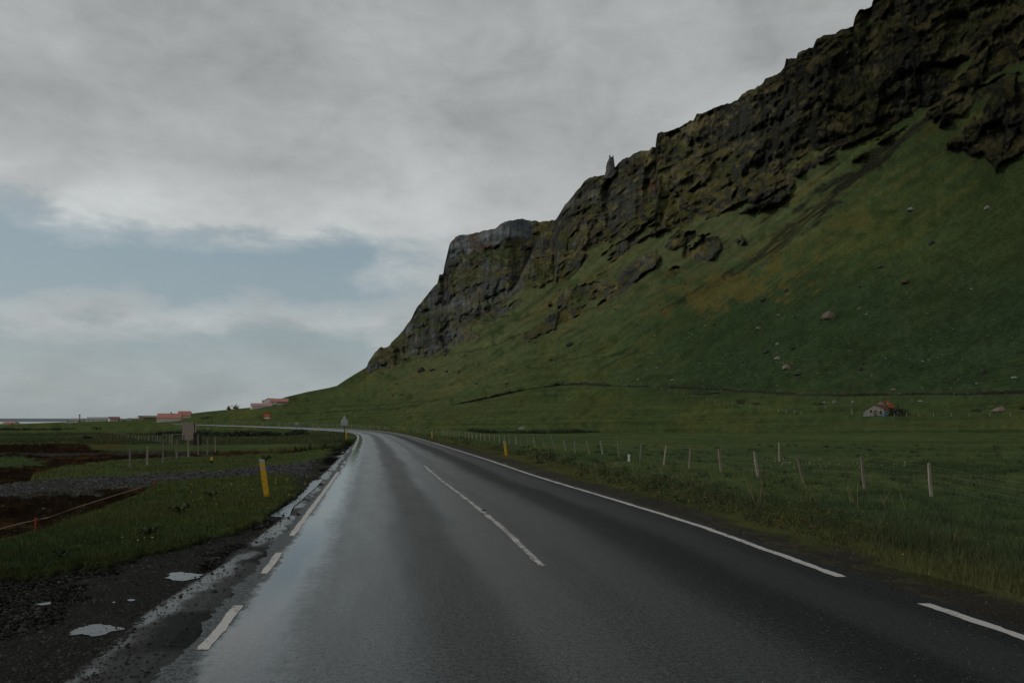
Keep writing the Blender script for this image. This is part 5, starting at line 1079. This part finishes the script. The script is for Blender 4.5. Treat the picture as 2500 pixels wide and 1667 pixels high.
# small stones of the slope, uncounted
g = np.random.default_rng(77); N = 900; px = g.uniform(1500, 2520, N); py = 950-np.abs(g.normal(0, 130, N)); py = np.where((py < 560) | (py < 1500-px*.45), g.uniform(860, 950, N), py)
P = [place(a, b_) for a, b_ in zip(px, py)]; X, Y, Z = (np.array([getattr(q, k) for q in P]) for k in 'xyz'); s_ = np.exp(g.normal(math.log(.34), .5, N)); c = np.where(g.uniform(0, 1, (N, 1)) < .35, .17, .032)*np.array([[1, .97, .85]])*g.uniform(.6, 1.3, (N, 1))
o = pebbles('slope_stones', X, Y, Z-.03, np.minimum(s_, 1.0)*Y/330, c, g, M_peb); o['label'] = 'small stones sprinkled over the lower slope'
N = 260; px = g.uniform(900, 1750, N); py = np.interp(px, *FT)+g.uniform(5, 260, N); m = py < 960; px, py = px[m], py[m]
P = [place(a, b_) for a, b_ in zip(px, py)]; X, Y, Z = (np.array([getattr(q, k) for q in P]) for k in 'xyz'); c = np.full((len(px), 1), .03)*np.array([[1, .97, .85]])*g.uniform(.6, 1.6, (len(px), 1))
o = pebbles('slope_stones', X, Y, Z-.03, np.exp(g.normal(math.log(.5), .45, len(px)))*Y/500, c, g, M_peb); o['label'] = 'small dark stones on the far slope'

# --- rock pinnacles on the skyline
def pinnacle(label, px, top, base, prof, horns, wid):
    """prof: (py, left px, right px) rows traced on the skyline; given the depth of a real tower"""
    j = int(np.searchsorted(PXC, px)); Yp = float(YD[-1, j]); Yp -= 4; b = MB(); n = 12; V = []
    g_ = random.Random(int(px))
    for i, (py_, l_, r2) in enumerate(prof):
        c = (l_+r2)/2; rx = (r2-l_)/2/F*Yp; z_ = CH+(HZ-py_)/F*Yp
        for k in range(n):
            a_ = 2*math.pi*k/n; w__ = 1+g_.uniform(-.16, .10); V.append(((c-CX)/F*Yp+rx*w__*math.cos(a_), Yp+rx*1.0*w__*math.sin(a_), z_+g_.uniform(-.3, .3)*rx*.3))
    o0 = Vector(((px-CX)/F*Yp, Yp, CH+(HZ-base)/F*Yp)); V = [Vector(v)-o0 for v in V]; m = len(prof)
    Fq = [(i*n+k, i*n+(k+1) % n, (i+1)*n+(k+1) % n, (i+1)*n+k) for i in range(m-1) for k in range(n)]+[tuple((m-1)*n+k for k in range(n))]
    r_ = empty('rock_pinnacle', o0, 0, label, 'rock pinnacle'); mobj('tower', V, Fq, M_cliff, r_)
    for (x0, y0, x1, y1, w0) in horns:
        s_ = Yp/F; pa = Vector(((x0-px)*s_, 0, (base-y0)*s_)); pb = Vector(((x1-px)*s_, 0, (base-y1)*s_)); MB().tube([pa, pa.lerp(pb, .5), pa.lerp(pb, .85), pb], [w0*s_, w0*s_*.8, w0*s_*.75, w0*s_*.2], 7).build('horn', M_cliff, r_)
pinnacle('two-horned rock tower standing on the skyline of the mountain', 1489, 378, 432, [(440, 1468, 1513), (425, 1478, 1512), (416, 1479.5, 1506), (408, 1480.5, 1503), (398, 1482.5, 1500.5), (392, 1485, 1499), (387, 1486.3, 1498.3), (385, 1487, 1498)], [(1489, 388, 1488.8, 378.5, 2.1), (1496, 388, 1497, 379.7, 1.9)], 30)
pinnacle('small rock knob on the upper skyline right of the grey wall of rock', 1849, 208, 220, [(224, 1842, 1857), (218, 1844, 1855), (214, 1846, 1853)], [(1850.5, 215, 1851, 208.5, 1.5), (1847, 216, 1846, 212, 1.2)], 12)

# --- tall dry stalks on the right verge: each clump a plant
M_dry = simple('dry_stalk', (.26, .20, .10), .85, .3, 12., spec=.15); M_seed = simple('dark_seed_head', (.10, .075, .04), .9, .3, 12., spec=.1)
def stalks(label, px, py, lines):
    p = place(px, py); r_ = empty('dry_stalks', p, 0, label, 'dry plant', 'dry stalks in the right verge'); m_ = p.y/F
    for (x0, y0, x1, y1) in lines:
        a = Vector(((x0-px)*m_, rnd.uniform(-.1, .1), (py-y0)*m_-.03)); b_ = Vector(((x1-px)*m_, rnd.uniform(-.15, .15), (py-y1)*m_)); k = rnd.uniform(-.03, .03)
        mid = a.lerp(b_, .5)+Vector((k, 0, 0)); MB().tube([a, mid, b_], [.007, .006, .004], 5).build('stalk', M_dry, r_); MB().tube([a.lerp(b_, .8), b_], [.009, .006], 5).build('seed_head', M_seed, r_)
stalks('pale dry stalks leaning left, in front of the fence near the picture centre right', 1845, 1235, [(1848, 1236, 1816, 1150), (1845, 1230, 1832, 1168), (1866, 1205, 1852, 1150), (1855, 1238, 1858, 1170)])
stalks('tall dry stalks beside the fence post left of the two big right posts', 1975, 1232, [(1972, 1200, 1948, 1140), (1957, 1265, 1955, 1190), (1980, 1236, 1972, 1180), (2003, 1240, 1985, 1190), (1990, 1225, 1975, 1175), (1983, 1232, 1960, 1195)])
stalks('bright dry stalk forked in front of the second biggest right post', 2093, 1240, [(2092, 1238, 2096, 1165), (2097, 1240, 2126, 1288), (2083, 1226, 2060, 1160), (2075, 1222, 2066, 1178)])
stalks('thin dry stalks between the two biggest right posts', 2190, 1245, [(2168, 1252, 2150, 1205), (2207, 1240, 2195, 1185), (2185, 1238, 2178, 1200), (2160, 1225, 2168, 1190)])
stalks('group of dry stalks behind the yellow herbs on the right verge', 1680, 1190, [(1680, 1188, 1652, 1145), (1684, 1192, 1664, 1150), (1688, 1192, 1676, 1155), (1672, 1182, 1658, 1160), (1690, 1170, 1688, 1145)])
stalks('crossed dry stalks among the herbs on the right verge', 1600, 1170, [(1608, 1170, 1570, 1148), (1620, 1168, 1604, 1120), (1588, 1170, 1568, 1150), (1612, 1165, 1612, 1130)])
stalks('thin dry stalks over the dark herbs, left part of the right verge', 1500, 1150, [(1511, 1150, 1498, 1122), (1483, 1142, 1470, 1113), (1520, 1148, 1512, 1130), (1455, 1144, 1453, 1122), (1553, 1152, 1535, 1132), (1502, 1148, 1496, 1120)])
stalks('short dry stalks on the verge near the leaning marker post', 1340, 1120, [(1342, 1122, 1340, 1095), (1318, 1116, 1315, 1098), (1361, 1122, 1358, 1105), (1382, 1125, 1375, 1100), (1300, 1112, 1298, 1096)])
stalks('drooping dandelion stalks in the grass at lower right', 2330, 1330, [(2318, 1328, 2290, 1309), (2332, 1330, 2322, 1305), (2346, 1328, 2336, 1306), (2326, 1326, 2324, 1298)])
# --- leafy weeds in the left verge
def weed(px, py, wpx, label, seed):
    p = place(px, py); m_ = p.y/F; w_ = wpx*m_/2; g_ = random.Random(seed); r_ = empty('weed', p, 0, label, 'weed', 'dark weeds in the left verge')
    for k in range(14):
        a_ = g_.uniform(0, 6.28); L = w_*g_.uniform(.7, 1.2); d = Vector((math.cos(a_), math.sin(a_), 0)); s_ = d.cross(Vector((0, 0, 1)))*L*.16; hz = L*g_.uniform(.4, 1.0)
        V = [Vector((0, 0, 0)), d*L*.35+s_+Vector((0, 0, hz*.7)), d*L*.7+s_*.8+Vector((0, 0, hz)), d*L+Vector((0, 0, hz*.75)), d*L*.7-s_*.8+Vector((0, 0, hz)), d*L*.35-s_+Vector((0, 0, hz*.7)), d*L*.5+Vector((0, 0, hz*.8))]
        mobj('leaf', V, [(0, 1, 6), (1, 2, 6), (2, 3, 6), (3, 4, 6), (4, 5, 6), (5, 0, 6)], M_leaf, r_)
weed(438, 1254, 50, 'dark leafy weed in the middle of the left verge', 1); weed(360, 1308, 48, 'dark leafy weed low in the left verge, left of the dandelion row', 2); weed(515, 1214, 32, 'small dark weed left of the big yellow marker post', 3); weed(150, 1362, 42, 'dark weed patch near the lower left gravel edge', 4); weed(650, 1124, 26, 'dark weed at the gravel track edge behind the big yellow marker post', 5)
# crow-sized stone lying on the road by the centre line
p = Vector((*un(1181, 1247), 0)); me = rock_mesh(.11, .035, .07, 5); me.materials.append(M_rub); o = link(bpy.data.objects.new('asphalt_crumb', me)); o.location = p; tag(o, 'small black lump on the road right of the centre line', 'lump of asphalt')
p = place(235, 1469); me = rock_mesh(.055, .06, .05, 6); me.materials.append(M_rkdark); o = link(bpy.data.objects.new('stone', me)); o.location = p; tag(o, 'single dark stone on the wet gravel between the two puddles', 'stone')
print('objects', len(bpy.data.objects), 'tris', sum(len(o.data.polygons)*(2 if len(o.data.polygons) and o.data.polygons[0].loop_total == 4 else 1) for o in bpy.data.objects if o.type == 'MESH'))
